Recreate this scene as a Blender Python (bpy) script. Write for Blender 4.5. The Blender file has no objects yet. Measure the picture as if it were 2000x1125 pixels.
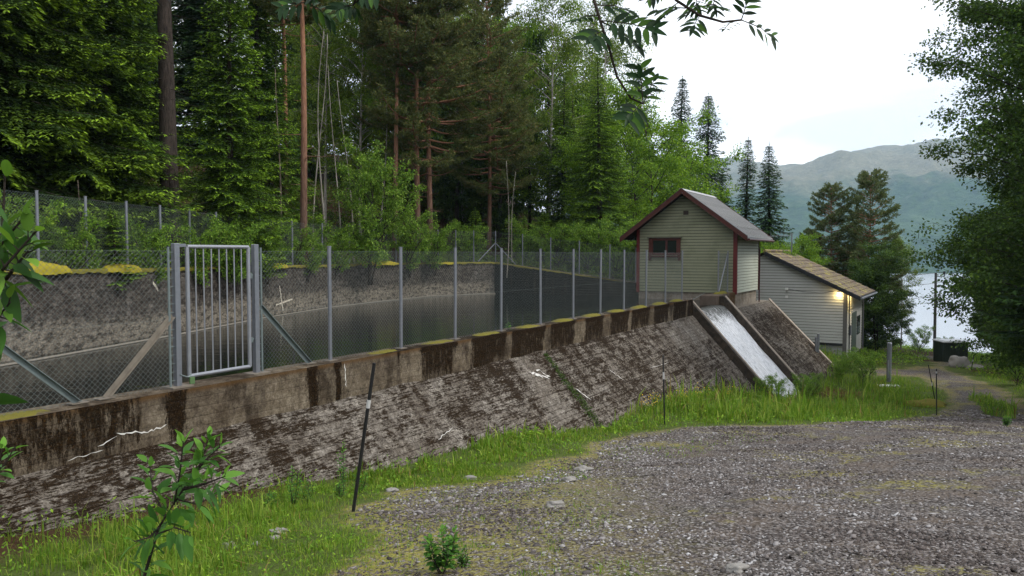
import bpy, math, random
import numpy as np
from mathutils import Vector, noise as mnoise

SC = bpy.context.scene
COL = SC.collection
R = math.radians
# ------------------------------------------------------------------ camera, sky, sun, exposure
F = 1500.0; PITCH = R(2.54)
cam_d = bpy.data.cameras.new('camera'); cam_d.sensor_width = 36; cam_d.lens = 27.0
cam_d.clip_start = 0.05; cam_d.clip_end = 12000
cam = bpy.data.objects.new('camera', cam_d); COL.objects.link(cam)
cam.location = (0, 0, 0); cam.rotation_euler = (R(90) - PITCH, 0, 0)
SC.camera = cam
SC.view_settings.view_transform = 'Standard'; SC.view_settings.look = 'None'
SC.view_settings.exposure = 1.02; SC.view_settings.gamma = 1.0
SUN_EL, SUN_AZ = R(46), R(112)          # azimuth clockwise from +Y
SUN_DIR = Vector((math.sin(SUN_AZ)*math.cos(SUN_EL), math.cos(SUN_AZ)*math.cos(SUN_EL), math.sin(SUN_EL)))
W = bpy.data.worlds.new('World'); SC.world = W; W.use_nodes = True
wn, wl = W.node_tree.nodes, W.node_tree.links
wn.clear()
wo = wn.new('ShaderNodeOutputWorld'); bg = wn.new('ShaderNodeBackground')
sky = wn.new('ShaderNodeTexSky'); sky.sky_type = 'NISHITA'; sky.sun_disc = False
sky.sun_elevation = SUN_EL; sky.sun_rotation = SUN_AZ
tc = wn.new('ShaderNodeTexCoord'); mp = wn.new('ShaderNodeMapping'); mp.inputs['Scale'].default_value = (1.0, 1.0, 3.5)
nz = wn.new('ShaderNodeTexNoise'); nz.inputs['Scale'].default_value = 2.6; nz.inputs['Detail'].default_value = 6; nz.inputs['Distortion'].default_value = .5
rp = wn.new('ShaderNodeValToRGB'); rp.color_ramp.elements[0].position = .40; rp.color_ramp.elements[1].position = .57
rp.color_ramp.elements[0].color = (.63, .63, .655, 1); rp.color_ramp.elements[1].color = (1.0, 1.0, 1.0, 1)
mul = wn.new('ShaderNodeMix'); mul.data_type = 'RGBA'; mul.blend_type = 'MULTIPLY'; mul.inputs[0].default_value = 1
mul.inputs[7].default_value = (9.3, 9.3, 9.45, 1)
mx = wn.new('ShaderNodeMix'); mx.data_type = 'RGBA'; mx.inputs[0].default_value = .93
wl.new(tc.outputs['Generated'], mp.inputs[0]); wl.new(mp.outputs[0], nz.inputs['Vector']); wl.new(nz.outputs['Fac'], rp.inputs[0])
wl.new(rp.outputs[0], mul.inputs[6]); wl.new(sky.outputs[0], mx.inputs[6]); wl.new(mul.outputs[2], mx.inputs[7])
wl.new(mx.outputs[2], bg.inputs[0]); wl.new(bg.outputs[0], wo.inputs[0])
bg.inputs[1].default_value = .115
sun_d = bpy.data.lights.new('sun', 'SUN'); sun_d.energy = 1.5; sun_d.angle = R(14); sun_d.color = (1, .95, .86)
sun = bpy.data.objects.new('sun', sun_d); COL.objects.link(sun)
sun.rotation_euler = (-SUN_DIR).to_track_quat('-Z', 'Y').to_euler()

# ------------------------------------------------------------------ helpers
RNG = np.random.default_rng(7)
def ray(px, py):
    u = (px-1000)/F; v = (562.5-py)/F
    return np.array([u, math.cos(PITCH)+v*math.sin(PITCH), -math.sin(PITCH)+v*math.cos(PITCH)])
def P(px, py, Y):
    d = ray(px, py); return d*(Y/d[1])
DIRN = np.array([.4949, .8690, 0.]); OUT = np.array([.8690, -.4949, 0.]); UP = np.array([0, 0, 1.])
A0 = np.array([-5.85, 8.77, 0.])
def D(s, d, z=0.): return A0 + DIRN*s + OUT*d + UP*z

def tag(o, label=None, cat=None, group=None, kind=None):
    if label: o['label'] = label
    if cat: o['category'] = cat
    if group: o['group'] = group
    if kind: o['kind'] = kind
    return o
def empty(name, loc, label, cat, group=None, rz=0):
    o = bpy.data.objects.new(name, None); COL.objects.link(o); o.location = tuple(loc); o.rotation_euler = (0, 0, rz)
    o.empty_display_size = .2
    return tag(o, label, cat, group)
def mesh_np(name, V, Q=None, T=None, face_attrs=None, pt_attrs=None, uv=None, smooth=False):
    """V (n,3); Q (m,4); T (k,3)"""
    me = bpy.data.meshes.new(name)
    V = np.asarray(V, dtype=np.float32)
    nq = 0 if Q is None else len(Q); nt = 0 if T is None else len(T)
    parts = []
    if nq: parts.append(np.asarray(Q, dtype=np.int32).ravel())
    if nt: parts.append(np.asarray(T, dtype=np.int32).ravel())
    idx = np.concatenate(parts)
    tot = np.concatenate([np.full(nq, 4, np.int32), np.full(nt, 3, np.int32)])
    start = np.concatenate([[0], np.cumsum(tot)[:-1]]).astype(np.int32)
    me.vertices.add(len(V)); me.vertices.foreach_set('co', V.ravel())
    me.loops.add(len(idx)); me.loops.foreach_set('vertex_index', idx)
    me.polygons.add(nq+nt); me.polygons.foreach_set('loop_start', start); me.polygons.foreach_set('loop_total', tot)
    if smooth: me.polygons.foreach_set('use_smooth', np.ones(nq+nt, dtype=bool))
    for k, a in (face_attrs or {}).items():
        at = me.attributes.new(k, 'FLOAT', 'FACE'); at.data.foreach_set('value', np.asarray(a, dtype=np.float32))
    for k, a in (pt_attrs or {}).items():
        at = me.attributes.new(k, 'FLOAT', 'POINT'); at.data.foreach_set('value', np.asarray(a, dtype=np.float32))
    if uv is not None:
        l = me.uv_layers.new(name='UVMap'); l.data.foreach_set('uv', np.asarray(uv, dtype=np.float32)[idx].ravel())
    me.update(calc_edges=True); me.validate()
    return me
def link(name, me, mat=None, parent=None):
    o = bpy.data.objects.new(name, me); COL.objects.link(o)
    if mat is not None and len(me.materials) == 0: me.materials.append(mat)
    if parent is not None: o.parent = parent
    return o

class MB:
    """collects polygons with uv, builds one mesh"""
    def __init__(s): s.v = []; s.f = []; s.uv = []
    def quad(s, a, b, c, d, uvs=None):
        i = len(s.v); s.v += [tuple(a), tuple(b), tuple(c), tuple(d)]; s.f.append((i, i+1, i+2, i+3))
        s.uv += uvs or [(0, 0), (1, 0), (1, 1), (0, 1)]
    def poly(s, pts, uvs=None):
        i = len(s.v); s.v += [tuple(p) for p in pts]; s.f.append(tuple(range(i, i+len(pts))))
        s.uv += uvs or [(p[0], p[2]) for p in pts]
    def obox(s, o, ax, ay, az):
        """box from corner o with three edge vectors; uvs in metres"""
        o, ax, ay, az = map(np.asarray, (o, ax, ay, az))
        lx, ly, lz = (np.linalg.norm(a) for a in (ax, ay, az))
        for (p, a, b, la, lb) in ((o, ay, ax, ly, lx), (o+az, ax, ay, lx, ly), (o, ax, az, lx, lz), (o+ay, az, ax, lz, lx), (o, az, ay, lz, ly), (o+ax, ay, az, ly, lz)):
            s.quad(p, p+a, p+a+b, p+b, [(0, 0), (la, 0), (la, lb), (0, lb)])
    def box(s, c, sx, sy, sz, u=(1, 0, 0), v=(0, 1, 0), w=(0, 0, 1)):
        c, u, v, w = map(np.asarray, (c, u, v, w)); u = u*sx; v = v*sy; w = w*sz
        s.obox(c-u/2-v/2-w/2, u, v, w)
    def tube(s, pts, rad, sides=8, cap=True):
        pts = [np.asarray(p, float) for p in pts]; n = len(pts)
        rad = [rad]*n if np.isscalar(rad) else rad
        rings = []
        for i, p in enumerate(pts):
            t = pts[min(i+1, n-1)]-pts[max(i-1, 0)]; t = t/(np.linalg.norm(t)+1e-9)
            a = np.cross(t, (0, 0, 1) if abs(t[2]) < .9 else (1, 0, 0)); a /= np.linalg.norm(a); b = np.cross(t, a)
            base = len(s.v)
            for k in range(sides):
                th = 2*math.pi*k/sides
                s.v.append(tuple(p+rad[i]*(math.cos(th)*a+math.sin(th)*b))); s.uv.append((k/sides, i))
            rings.append(base)
        for i in range(n-1):
            for k in range(sides):
                k2 = (k+1) % sides
                s.f.append((rings[i]+k2, rings[i]+k, rings[i+1]+k, rings[i+1]+k2))
        if cap:
            s.f.append(tuple(rings[0]+k for k in range(sides)))
            s.f.append(tuple(rings[-1]+k for k in reversed(range(sides))))
    def build(s, name, mat, parent=None, bevel=0, smooth=False, org=None):
        me = bpy.data.meshes.new(name)
        if org is not None: vv = [(a[0]-org[0], a[1]-org[1], a[2]-org[2]) for a in s.v]
        else: vv = s.v
        me.from_pydata(vv, [], s.f)
        l = me.uv_layers.new(name='UVMap')
        idx = np.zeros(len(me.loops), dtype=np.int32); me.loops.foreach_get('vertex_index', idx)
        l.data.foreach_set('uv', np.asarray(s.uv, dtype=np.float32)[idx].ravel())
        if smooth: me.polygons.foreach_set('use_smooth', np.ones(len(me.polygons), dtype=bool))
        me.update()
        o = link(name, me, mat, parent)
        if org is not None and parent is None: o.location = tuple(org)
        if bevel:
            import bmesh
            bm = bmesh.new(); bm.from_mesh(me); bmesh.ops.remove_doubles(bm, verts=bm.verts, dist=1e-4); bm.to_mesh(me); bm.free()
            m = o.modifiers.new('bevel', 'BEVEL'); m.width = bevel; m.segments = 2; m.limit_method = 'ANGLE'; m.angle_limit = R(40)
        return o

# ------------------------------------------------------------------ materials
class Mat:
    def __init__(s, name):
        s.m = bpy.data.materials.new(name); s.m.use_nodes = True; s.t = s.m.node_tree; s.n = s.t.nodes; s.l = s.t.links
        s.b = s.n['Principled BSDF']; s.out = s.n['Material Output']
    def node(s, t, **k):
        n = s.n.new(t)
        for a, v in k.items(): setattr(n, a, v)
        return n
    def set(s, inp, v):
        if hasattr(v, 'links') or isinstance(v, bpy.types.NodeSocket): s.l.new(v, inp)
        else: inp.default_value = v
    def coord(s, which='Object', scale=(1, 1, 1)):
        c = s.node('ShaderNodeTexCoord'); m = s.node('ShaderNodeMapping'); m.inputs['Scale'].default_value = scale
        s.l.new(c.outputs[which], m.inputs[0]); return m.outputs[0]
    def noise(s, vec, scale, detail=4, rough=.6, dist=0):
        n = s.node('ShaderNodeTexNoise'); n.inputs['Scale'].default_value = scale; n.inputs['Detail'].default_value = detail
        n.inputs['Roughness'].default_value = rough; n.inputs['Distortion'].default_value = dist
        s.l.new(vec, n.inputs['Vector']); return n.outputs['Fac']
    def vor(s, vec, scale, feat='F1', out='Distance'):
        n = s.node('ShaderNodeTexVoronoi', feature=feat); n.inputs['Scale'].default_value = scale
        s.l.new(vec, n.inputs['Vector']); return n.outputs[out]
    def ramp(s, fac, stops):
        n = s.node('ShaderNodeValToRGB'); e = n.color_ramp.elements
        while len(e) < len(stops): e.new(.5)
        for i, (p, c) in enumerate(stops):
            e[i].position = p; e[i].color = (c[0], c[1], c[2], 1) if not np.isscalar(c) else (c, c, c, 1)
        s.l.new(fac, n.inputs[0]); return n.outputs[0]
    def mix(s, f, a, b, mode='MIX'):
        n = s.node('ShaderNodeMix', data_type='RGBA', blend_type=mode)
        s.set(n.inputs[0], f)
        for i, v in ((6, a), (7, b)):
            if isinstance(v, tuple) and len(v) == 3: v = v+(1,)
            s.set(n.inputs[i], v)
        return n.outputs[2]
    def math(s, op, a, b=0., c=None, clamp=False):
        n = s.node('ShaderNodeMath', operation=op, use_clamp=clamp); s.set(n.inputs[0], a); s.set(n.inputs[1], b)
        if c is not None: s.set(n.inputs[2], c)
        return n.outputs[0]
    def attr(s, name):
        n = s.node('ShaderNodeAttribute', attribute_name=name); return n.outputs['Fac']
    def sep(s, vec):
        n = s.node('ShaderNodeSeparateXYZ'); s.l.new(vec, n.inputs[0]); return n.outputs
    def step(s, v, lo, hi):
        n = s.node('ShaderNodeMapRange', interpolation_type='SMOOTHSTEP'); s.set(n.inputs[0], v)
        n.inputs[1].default_value = lo; n.inputs[2].default_value = hi; return n.outputs[0]
    def bump(s, h, strength=.3, dist=.02):
        n = s.node('ShaderNodeBump'); n.inputs['Strength'].default_value = strength; n.inputs['Distance'].default_value = dist
        s.l.new(h, n.inputs['Height']); s.l.new(n.outputs[0], s.b.inputs['Normal']); return n
    def fin(s, col=None, rough=.8, metal=0, spec=.3):
        if col is not None:
            if isinstance(col, tuple) and len(col) == 3: col = col+(1,)
            s.set(s.b.inputs['Base Color'], col)
        s.set(s.b.inputs['Roughness'], rough); s.b.inputs['Metallic'].default_value = metal
        s.b.inputs['Specular IOR Level'].default_value = spec
        return s.m

def m_plain(name, col, rough=.7, metal=0, var=.25, scale=8, bump=.15, spec=.3):
    m = Mat(name); c = m.coord(); n = m.noise(c, scale, 6)
    col2 = m.mix(n, tuple(x*(1-var) for x in col), tuple(min(1, x*(1+var)) for x in col))
    if bump: m.bump(m.noise(c, scale*6, 3), bump, .005)
    return m.fin(col2, rough, metal, spec)

def m_leaf(name, dark, mid, tip, trans=.35, rough=.55):
    """colour by per-face 'rnd' (natural hue spread) and 'tip' (this year's fresh shoots)"""
    m = Mat(name); r = m.attr('rnd'); t = m.attr('tip')
    a = m.mix(r, dark, mid); col = m.mix(t, a, tip)
    m.fin(col, rough, 0, .12)
    tr = m.node('ShaderNodeBsdfTranslucent'); m.l.new(m.mix(.5, col, m.mix(1., col, (1.0, 1.0, .35), 'MULTIPLY')), tr.inputs[0])
    ms = m.node('ShaderNodeMixShader'); ms.inputs[0].default_value = trans
    m.l.new(m.b.outputs[0], ms.inputs[1]); m.l.new(tr.outputs[0], ms.inputs[2]); m.l.new(ms.outputs[0], m.out.inputs[0])
    return m.m

def m_bark(name, c1, c2, scale=6, upper=None, z0=3, z1=7):
    m = Mat(name); c = m.coord('Object', (1, 1, .18)); n = m.noise(c, scale*4, 8, .7)
    col = m.ramp(n, [(.3, c1), (.7, c2)])
    if upper:
        z = m.sep(m.coord('Object'))[2]; f = m.step(z, z0, z1)
        col = m.mix(f, col, m.ramp(n, [(.3, upper[0]), (.7, upper[1])]))
    m.bump(n, .8, .03)
    return m.fin(col, .9, 0, .08)

M = {}
M['spruce'] = m_leaf('spruce_needles', (.014, .030, .008), (.042, .080, .013), (.21, .34, .022), .28)
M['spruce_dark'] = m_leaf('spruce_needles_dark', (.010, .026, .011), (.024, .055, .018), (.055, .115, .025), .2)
M['spruce_bright'] = m_leaf('spruce_needles_bright', (.026, .056, .010), (.065, .13, .016), (.24, .40, .030), .32)
M['pine'] = m_leaf('pine_needles', (.050, .068, .022), (.125, .155, .045), (.20, .18, .06), .35)
M['pine_far'] = m_leaf('pine_needles_far', (.050, .078, .026), (.11, .145, .048), (.16, .17, .055), .3)
M['birch'] = m_leaf('birch_leaves', (.070, .12, .018), (.15, .23, .030), (.27, .36, .045), .45)
M['rowan'] = m_leaf('broad_leaves', (.065, .14, .014), (.15, .28, .024), (.30, .46, .040), .45)
M['bush'] = m_leaf('bush_leaves', (.070, .15, .022), (.15, .28, .032), (.30, .44, .07), .45)
M['alder'] = m_leaf('alder_leaves', (.026, .056, .012), (.066, .125, .020), (.15, .24, .032), .38)
M['fore'] = m_leaf('sapling_leaves', (.035, .105, .018), (.065, .17, .028), (.14, .30, .04), .4, .4)
M['fore_dark'] = m_leaf('near_shoot_leaves', (.022, .06, .012), (.05, .13, .022), (.16, .30, .035), .4, .5)
M['rowan_near'] = m_leaf('rowan_leaflets', (.008, .022, .009), (.018, .050, .014), (.08, .18, .015), .35, .45)
M['grass'] = m_leaf('grass_blades', (.055, .13, .012), (.15, .28, .020), (.32, .38, .07), .45, .5)
M['dry'] = m_leaf('dry_grass', (.09, .06, .02), (.20, .14, .045), (.3, .22, .08), .3)
M['b_spruce'] = m_bark('bark_spruce', (.010, .008, .007), (.058, .046, .038))
M['b_pine'] = m_bark('bark_pine', (.035, .024, .018), (.15, .095, .072), 5, ((.13, .062, .035), (.33, .17, .105)), 1, 9)
M['b_birch'] = m_bark('bark_birch', (.07, .06, .05), (.42, .39, .34), 1.6)
M['b_alder'] = m_bark('bark_alder', (.015, .012, .010), (.055, .045, .038))
M['b_dead'] = m_bark('bark_dead_stem', (.10, .075, .06), (.27, .22, .18))
M['galv'] = m_plain('galvanised_steel', (.17, .18, .20), .45, .6, .25, 14, .1, .5)
M['galv_light'] = m_plain('galvanised_gate_steel', (.24, .25, .275), .4, .55, .2, 10, .08, .5)
M['wire'] = m_plain('fence_wire', (.12, .14, .14), .5, .4, .2, 20, 0)
M['brace'] = m_plain('weathered_brace_steel', (.14, .17, .17), .5, .35, .4, 10, .1)
M['brace_rust'] = m_plain('rusty_brace_steel', (.15, .13, .105), .7, .2, .5, 9, .2)
M['red'] = m_plain('red_paint', (.09, .010, .009), .55, 0, .35, 6, .1)
M['red_dark'] = m_plain('weathered_red_paint', (.060, .017, .012), .7, 0, .5, 7, .2)
M['dark'] = m_plain('dark_timber_and_gap_shade', (.035, .026, .02), .8, 0, .3)
M['black'] = m_plain('black_trim', (.018, .019, .022), .5, 0, .2)
M['pole_black'] = m_plain('black_plastic', (.012, .012, .013), .4, 0, .2)
M['pole_white'] = m_plain('pale_reflective_band', (.38, .38, .38), .5, 0, .1)
M['glass'] = m_plain('dark_window_glass', (.012, .015, .016), .08, 0, .2, 2, 0, .6)
M['kiosk'] = m_plain('dark_green_metal', (.020, .030, .020), .55, 0, .3, 5, .1)
M['kiosk_top'] = m_plain('pale_kiosk_lid', (.52, .54, .56), .5, 0, .2)
M['pipe'] = m_plain('dark_red_downpipe', (.045, .010, .012), .4, 0, .2)
M['white'] = m_plain('white_plastic', (.62, .62, .6), .5, 0, .1)
M['rock'] = m_plain('grey_rock', (.20, .19, .175), .85, 0, .45, 3, .6)
M['wood_pole'] = m_plain('tarred_pole_timber', (.05, .045, .045), .85, 0, .3, 6, .4)
M['flower'] = m_plain('yellow_petals', (.65, .45, .02), .6)

def m_concrete(name, kind):
    """uv: u metres along, v metres up the face. attribute 'moss' = where dark moss grows"""
    m = Mat(name)
    uv = m.coord('UV'); uvs = m.sep(uv)
    ob = m.coord('Object')
    n1 = m.noise(ob, 1.3, 6, .65); n2 = m.math('ADD', m.math('MULTIPLY', m.noise(ob, 7, 8, .75), .55), m.math('MULTIPLY', m.noise(ob, 30, 5, .75), .45)); n3 = m.noise(ob, 75, 3, .7)
    streak = m.noise(m.coord('UV', (3.2, .35, 1)), 1.6, 5, .6)
    along = m.noise(m.coord('UV', (.30, 9, 1)), 1.7, 9, .80, .1)
    patch = m.noise(m.coord('UV', (1, 1, 1)), .8, 6, .65)
    if kind == 'parapet':
        col = m.ramp(n2, [(.36, (.050, .038, .026)), (.5, (.145, .118, .084)), (.64, (.28, .24, .185))])
        col = m.mix(m.step(m.noise(ob, .7, 5, .6), .42, .62), col, m.mix(1., col, (.62, .60, .60), 'MULTIPLY'))
    elif kind == 'batter':
        col = m.ramp(n2, [(.36, (.038, .032, .027)), (.5, (.140, .124, .106)), (.62, (.32, .295, .26))])
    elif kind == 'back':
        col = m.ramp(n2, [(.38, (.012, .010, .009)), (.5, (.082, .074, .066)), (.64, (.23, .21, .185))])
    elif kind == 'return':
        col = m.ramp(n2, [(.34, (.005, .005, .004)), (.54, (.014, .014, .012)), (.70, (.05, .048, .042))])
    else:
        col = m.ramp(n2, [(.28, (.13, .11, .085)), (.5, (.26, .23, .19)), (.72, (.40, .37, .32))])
    col = m.mix(m.step(n1, .35, .65), col, m.mix(1., col, (.66, .63, .60), 'MULTIPLY'))
    # board marks
    fr = m.math('FRACT', m.math('MULTIPLY', m.math('ADD', uvs[1], m.math('MULTIPLY', n1, .03)), 7.2))
    groove = m.math('MULTIPLY', m.step(fr, .84, .97), m.step(along, .36, .60))
    if kind != 'plain':
        col = m.mix(m.math('MULTIPLY', groove, .15 if kind == 'parapet' else .9), col, (.030, .020, .014))
    # vertical dirt runs
    col = m.mix(m.math('MULTIPLY', m.step(streak, .52, .72), .35 if kind in ('batter', 'parapet') else .7), col, (.045, .034, .026))
    mo = m.attr('moss')
    if kind == 'parapet':
        dk = m.noise(m.coord('UV', (1.3, .55, 1)), 1.3, 7, .7); col = m.mix(m.math('MULTIPLY', m.step(dk, .47, .62), .72), col, m.mix(1., col, (.17, .14, .12), 'MULTIPLY'))
        rim = m.step(m.math('ADD', uvs[1], m.math('MULTIPLY', n2, .16)), .66, .74); col = m.mix(m.math('MULTIPLY', rim, .8), col, (.075, .040, .014))
    if kind == 'batter':
        fine = m.noise(m.coord('UV', (5, 17, 1)), 1.8, 8, .80, .05); mid_ = m.noise(m.coord('UV', (1.6, 3.2, 1)), 1.5, 6, .7, .2)
        down = m.noise(m.coord('UV', (2.6, .35, 1)), 1.3, 4, .6)
        h = m.math('ADD', m.math('MULTIPLY', fine, .72), m.math('ADD', m.math('MULTIPLY', mid_, .45), m.math('MULTIPLY', m.math('ADD', m.math('MULTIPLY', patch, .45), m.math('MULTIPLY', along, .65)), .50)))
        h = m.math('ADD', h, m.math('ADD', m.math('MULTIPLY', down, .20), m.math('MULTIPLY', mo, .16)))
        mask = m.step(h, 1.025, 1.065)
        mc = m.ramp(n3, [(.38, (.005, .003, .0015)), (.58, (.018, .010, .004)), (.75, (.055, .028, .009))])
        col = m.mix(m.math('MULTIPLY', mask, .96), col, mc)
        # chalky efflorescence flecks
        ef = m.noise(m.coord('UV', (1, 2, 1)), 3.3, 9, .8, .4)
        col = m.mix(m.math('MULTIPLY', m.step(ef, .66, .71), .8), col, (.46, .43, .39))
    elif kind == 'parapet':
        h = m.math('ADD', mo, m.math('MULTIPLY', m.math('SUBTRACT', m.noise(m.coord('UV', (3.5, .8, 1)), 3.0, 10, .82), .5), 1.9))
        mask = m.step(m.math('ADD', h, m.math('MULTIPLY', m.math('SUBTRACT', n3, .5), .5)), .46, .68)
        mc = m.ramp(m.noise(ob, 30, 5, .7), [(.40, (.005, .003, .0015)), (.58, (.018, .010, .004)), (.75, (.065, .032, .009))])
        col = m.mix(mask, col, mc)
    elif kind == 'back':
        # crusty pale lichen in a band above the water, black growth at the top
        cr = m.noise(m.coord('UV', (7, 14, 1)), 1.6, 10, .85, .1)
        band = m.math('ADD', mo, m.math('MULTIPLY', m.math('SUBTRACT', cr, .5), 2.6))
        col = m.mix(m.math('MULTIPLY', m.step(band, .40, .95), .72), col, m.ramp(n2, [(.37, (.09, .08, .06)), (.55, (.30, .265, .21)), (.68, (.46, .41, .34))]))
        bl = m.noise(m.coord('UV', (1.4, 2.6, 1)), 2.4, 8, .75)
        col = m.mix(m.math('MULTIPLY', m.step(bl, .49, .57), .78), col, (.020, .017, .014))
    if kind != 'return':
        col = m.mix(m.math('MULTIPLY', m.step(n3, .60, .74), .30), col, (.45, .41, .36))
    hh = m.math('ADD', m.math('MULTIPLY', n2, .6), m.math('SUBTRACT', m.math('MULTIPLY', n3, .5), m.math('MULTIPLY', groove, 1.1)))
    m.bump(hh, .75, .035)
    return m.fin(col, .92, 0, .06)
M['c_par'] = m_concrete('concrete_parapet', 'parapet')
M['c_bat'] = m_concrete('concrete_sloping_face', 'batter')
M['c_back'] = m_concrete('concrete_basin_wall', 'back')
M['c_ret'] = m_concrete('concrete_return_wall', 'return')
M['c_plain'] = m_concrete('concrete_foundation', 'plain')
def m_curb():
    m = Mat('concrete_wet_curb'); ob = m.coord(); n = m.noise(ob, 5, 8, .75); n3 = m.noise(ob, 30, 4)
    col = m.ramp(n, [(.35, (.012, .010, .008)), (.6, (.045, .034, .024)), (.8, (.13, .105, .08))])
    m.bump(m.math('ADD', n, n3), .7, .03); return m.fin(col, .6, 0, .15)
M['c_curb'] = m_curb()
M['c_pier'] = m_plain('damp_brown_concrete', (.085, .066, .052), .85, 0, .7, 4, .5, .1)
M['c_edge'] = m_plain('concrete_curb_top', (.27, .225, .185), .85, 0, .5, 6, .4)

def m_moss(name, a, b):
    m = Mat(name); ob = m.coord(); n = m.noise(ob, 6, 6); n2 = m.noise(ob, 70, 4)
    m.bump(n2, 1., .02); return m.fin(m.mix(n2, m.mix(n, a, b), tuple(x*1.5 for x in b)), .95, 0, .1)
M['moss'] = m_moss('yellow_moss', (.10, .065, .010), (.24, .21, .020))
M['moss_olive'] = m_moss('olive_moss', (.05, .035, .012), (.13, .12, .022))

def m_siding(name, c1, c2, dirt):
    m = Mat(name); ob = m.coord(); n = m.noise(m.coord('UV', (.5, 9, 1)), 2.2, 6, .6); n1 = m.noise(ob, 1.1, 5)
    n3 = m.noise(m.coord('UV', (5, .5, 1)), 3, 5)
    col = m.mix(n, c1, c2); col = m.mix(m.math('MULTIPLY', m.step(n1, .45, .7), .35), col, dirt)
    col = m.mix(m.math('MULTIPLY', m.step(n3, .55, .75), .25), col, dirt)
    m.bump(m.noise(m.coord('UV', (1, 40, 1)), 2, 3), .15, .004)
    return m.fin(col, .65, 0, .3)
M['side_olive_shade'] = m_siding('khaki_boards_algae_and_shade', (.135, .145, .090), (.225, .232, .150), (.075, .085, .042))  # hut front: algae tint, plus its shade mixed into the colour
M['side_lit'] = m_siding('khaki_boards_lit_side', (.34, .37, .31), (.46, .48, .41), (.26, .29, .22))  # same paint as the hut front, lightened for the light falling on it
M['side_white'] = m_siding('light_grey_boards', (.36, .365, .345), (.43, .435, .41), (.30, .305, .285))
def m_roofmetal():
    m = Mat('ribbed_roof_metal'); uv = m.coord('UV'); n = m.noise(m.coord('UV', (1, .25, 1)), 1.5, 7, .7)
    col = m.ramp(n, [(.3, (.19, .19, .185)), (.6, (.33, .33, .325)), (.8, (.44, .44, .435))])
    m.bump(m.noise(uv, 20, 4), .1, .01); return m.fin(col, .42, .35, .5)
M['roof_metal'] = m_roofmetal()
def m_rooftile():
    m = Mat('mossy_concrete_tiles'); ob = m.coord(); n = m.noise(ob, 2.2, 7, .7); n2 = m.noise(ob, 16, 5)
    col = m.ramp(n2, [(.3, (.055, .040, .032)), (.7, (.17, .13, .10))])
    col = m.mix(m.step(m.math('ADD', m.math('MULTIPLY', n, .75), m.math('MULTIPLY', n2, .35)), .56, .66), col, m.ramp(n2, [(.3, (.20, .17, .03)), (.7, (.40, .36, .07))]))
    m.bump(n2, .6, .02); return m.fin(col, .9)
M['roof_tile'] = m_rooftile()

def m_water():
    m = Mat('reservoir_water'); c = m.node('ShaderNodeTexCoord').outputs['Object']
    mp = m.node('ShaderNodeMapping'); mp.inputs['Rotation'].default_value = (0, 0, R(12)); mp.inputs['Scale'].default_value = (.35, 1.1, 1); m.l.new(c, mp.inputs[0])
    n = m.noise(mp.outputs[0], 2.0, 4, .6); n2 = m.noise(mp.outputs[0], 9, 2)
    m.bump(m.math('ADD', n, m.math('MULTIPLY', n2, .25)), .34, .035)
    return m.fin((.004, .006, .005), .01, 0, .18)
M['water'] = m_water()
def m_lake():
    m = Mat('fjord_water'); c = m.coord('Object', (.02, .06, 1)); m.bump(m.noise(c, 8, 5), .5, .6)
    return m.fin((.30, .33, .37), .30, 0, .8)  # pale base colour stands in for part of the sky reflection
M['lake'] = m_lake()
def m_foam():
    m = Mat('white_falling_water'); uv = m.coord('UV'); us = m.sep(uv)
    st = m.noise(m.coord('UV', (7, 1.1, 1)), 2.0, 8, .75, .7); fi = m.noise(m.coord('UV', (26, 5, 1)), 1.6, 6, .8)
    a = m.math('ADD', m.math('MULTIPLY', st, .6), m.math('MULTIPLY', fi, .5))
    # v: metres below the crest; thin dark sheet at the lip breaks into foam
    lip = m.math('SUBTRACT', .50, m.math('MULTIPLY', m.math('MINIMUM', us[1], 2.6), .065))
    lip2 = m.math('ADD', m.math('MULTIPLY', m.math('SUBTRACT', 1., m.step(us[1], .9, 2.6)), .15), lip)
    mask = m.math('SUBTRACT', a, lip2); mask = m.math('MULTIPLY', m.step(mask, .0, .14), m.step(m.math('ADD', us[1], m.math('MULTIPLY', st, .5)), 1.05, 1.25))
    col = m.mix(mask, (.035, .038, .032), m.ramp(a, [(.42, (.24, .26, .28)), (.52, (.58, .60, .63)), (.62, (.86, .87, .9))]))
    m.bump(a, .9, .06)
    return m.fin(col, .45, 0, .4)
M['foam'] = m_foam()
def m_mount():
    m = Mat('mountain_slope'); g = m.coord('Object'); z = m.sep(g)[2]
    n = m.noise(m.coord('Object', (.004, .004, .008)), 1.6, 8, .65); n2 = m.noise(m.coord('Object', (.04, .04, .05)), 1.2, 6, .75)
    f = m.math('ADD', z, m.math('MULTIPLY', m.math('SUBTRACT', n, .5), 330.))
    grass = m.ramp(n2, [(.3, (.105, .105, .06)), (.55, (.18, .17, .11)), (.75, (.27, .245, .20))])
    forest = m.ramp(n2, [(.35, (.012, .035, .020)), (.65, (.045, .095, .030))])
    forest = m.mix(m.step(n, .56, .62), forest, (.055, .10, .045))
    col = m.mix(m.step(f, 150, 270), forest, grass)
    rk = m.noise(m.coord('Object', (.012, .012, .03)), 1.5, 7, .8)
    col = m.mix(m.math('MULTIPLY', m.step(rk, .60, .66), m.step(z, 120, 330)), col, (.24, .225, .22))
    m.bump(n2, 1., 12); return m.fin(col, .95, 0, .1)
M['mount'] = m_mount()

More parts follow.
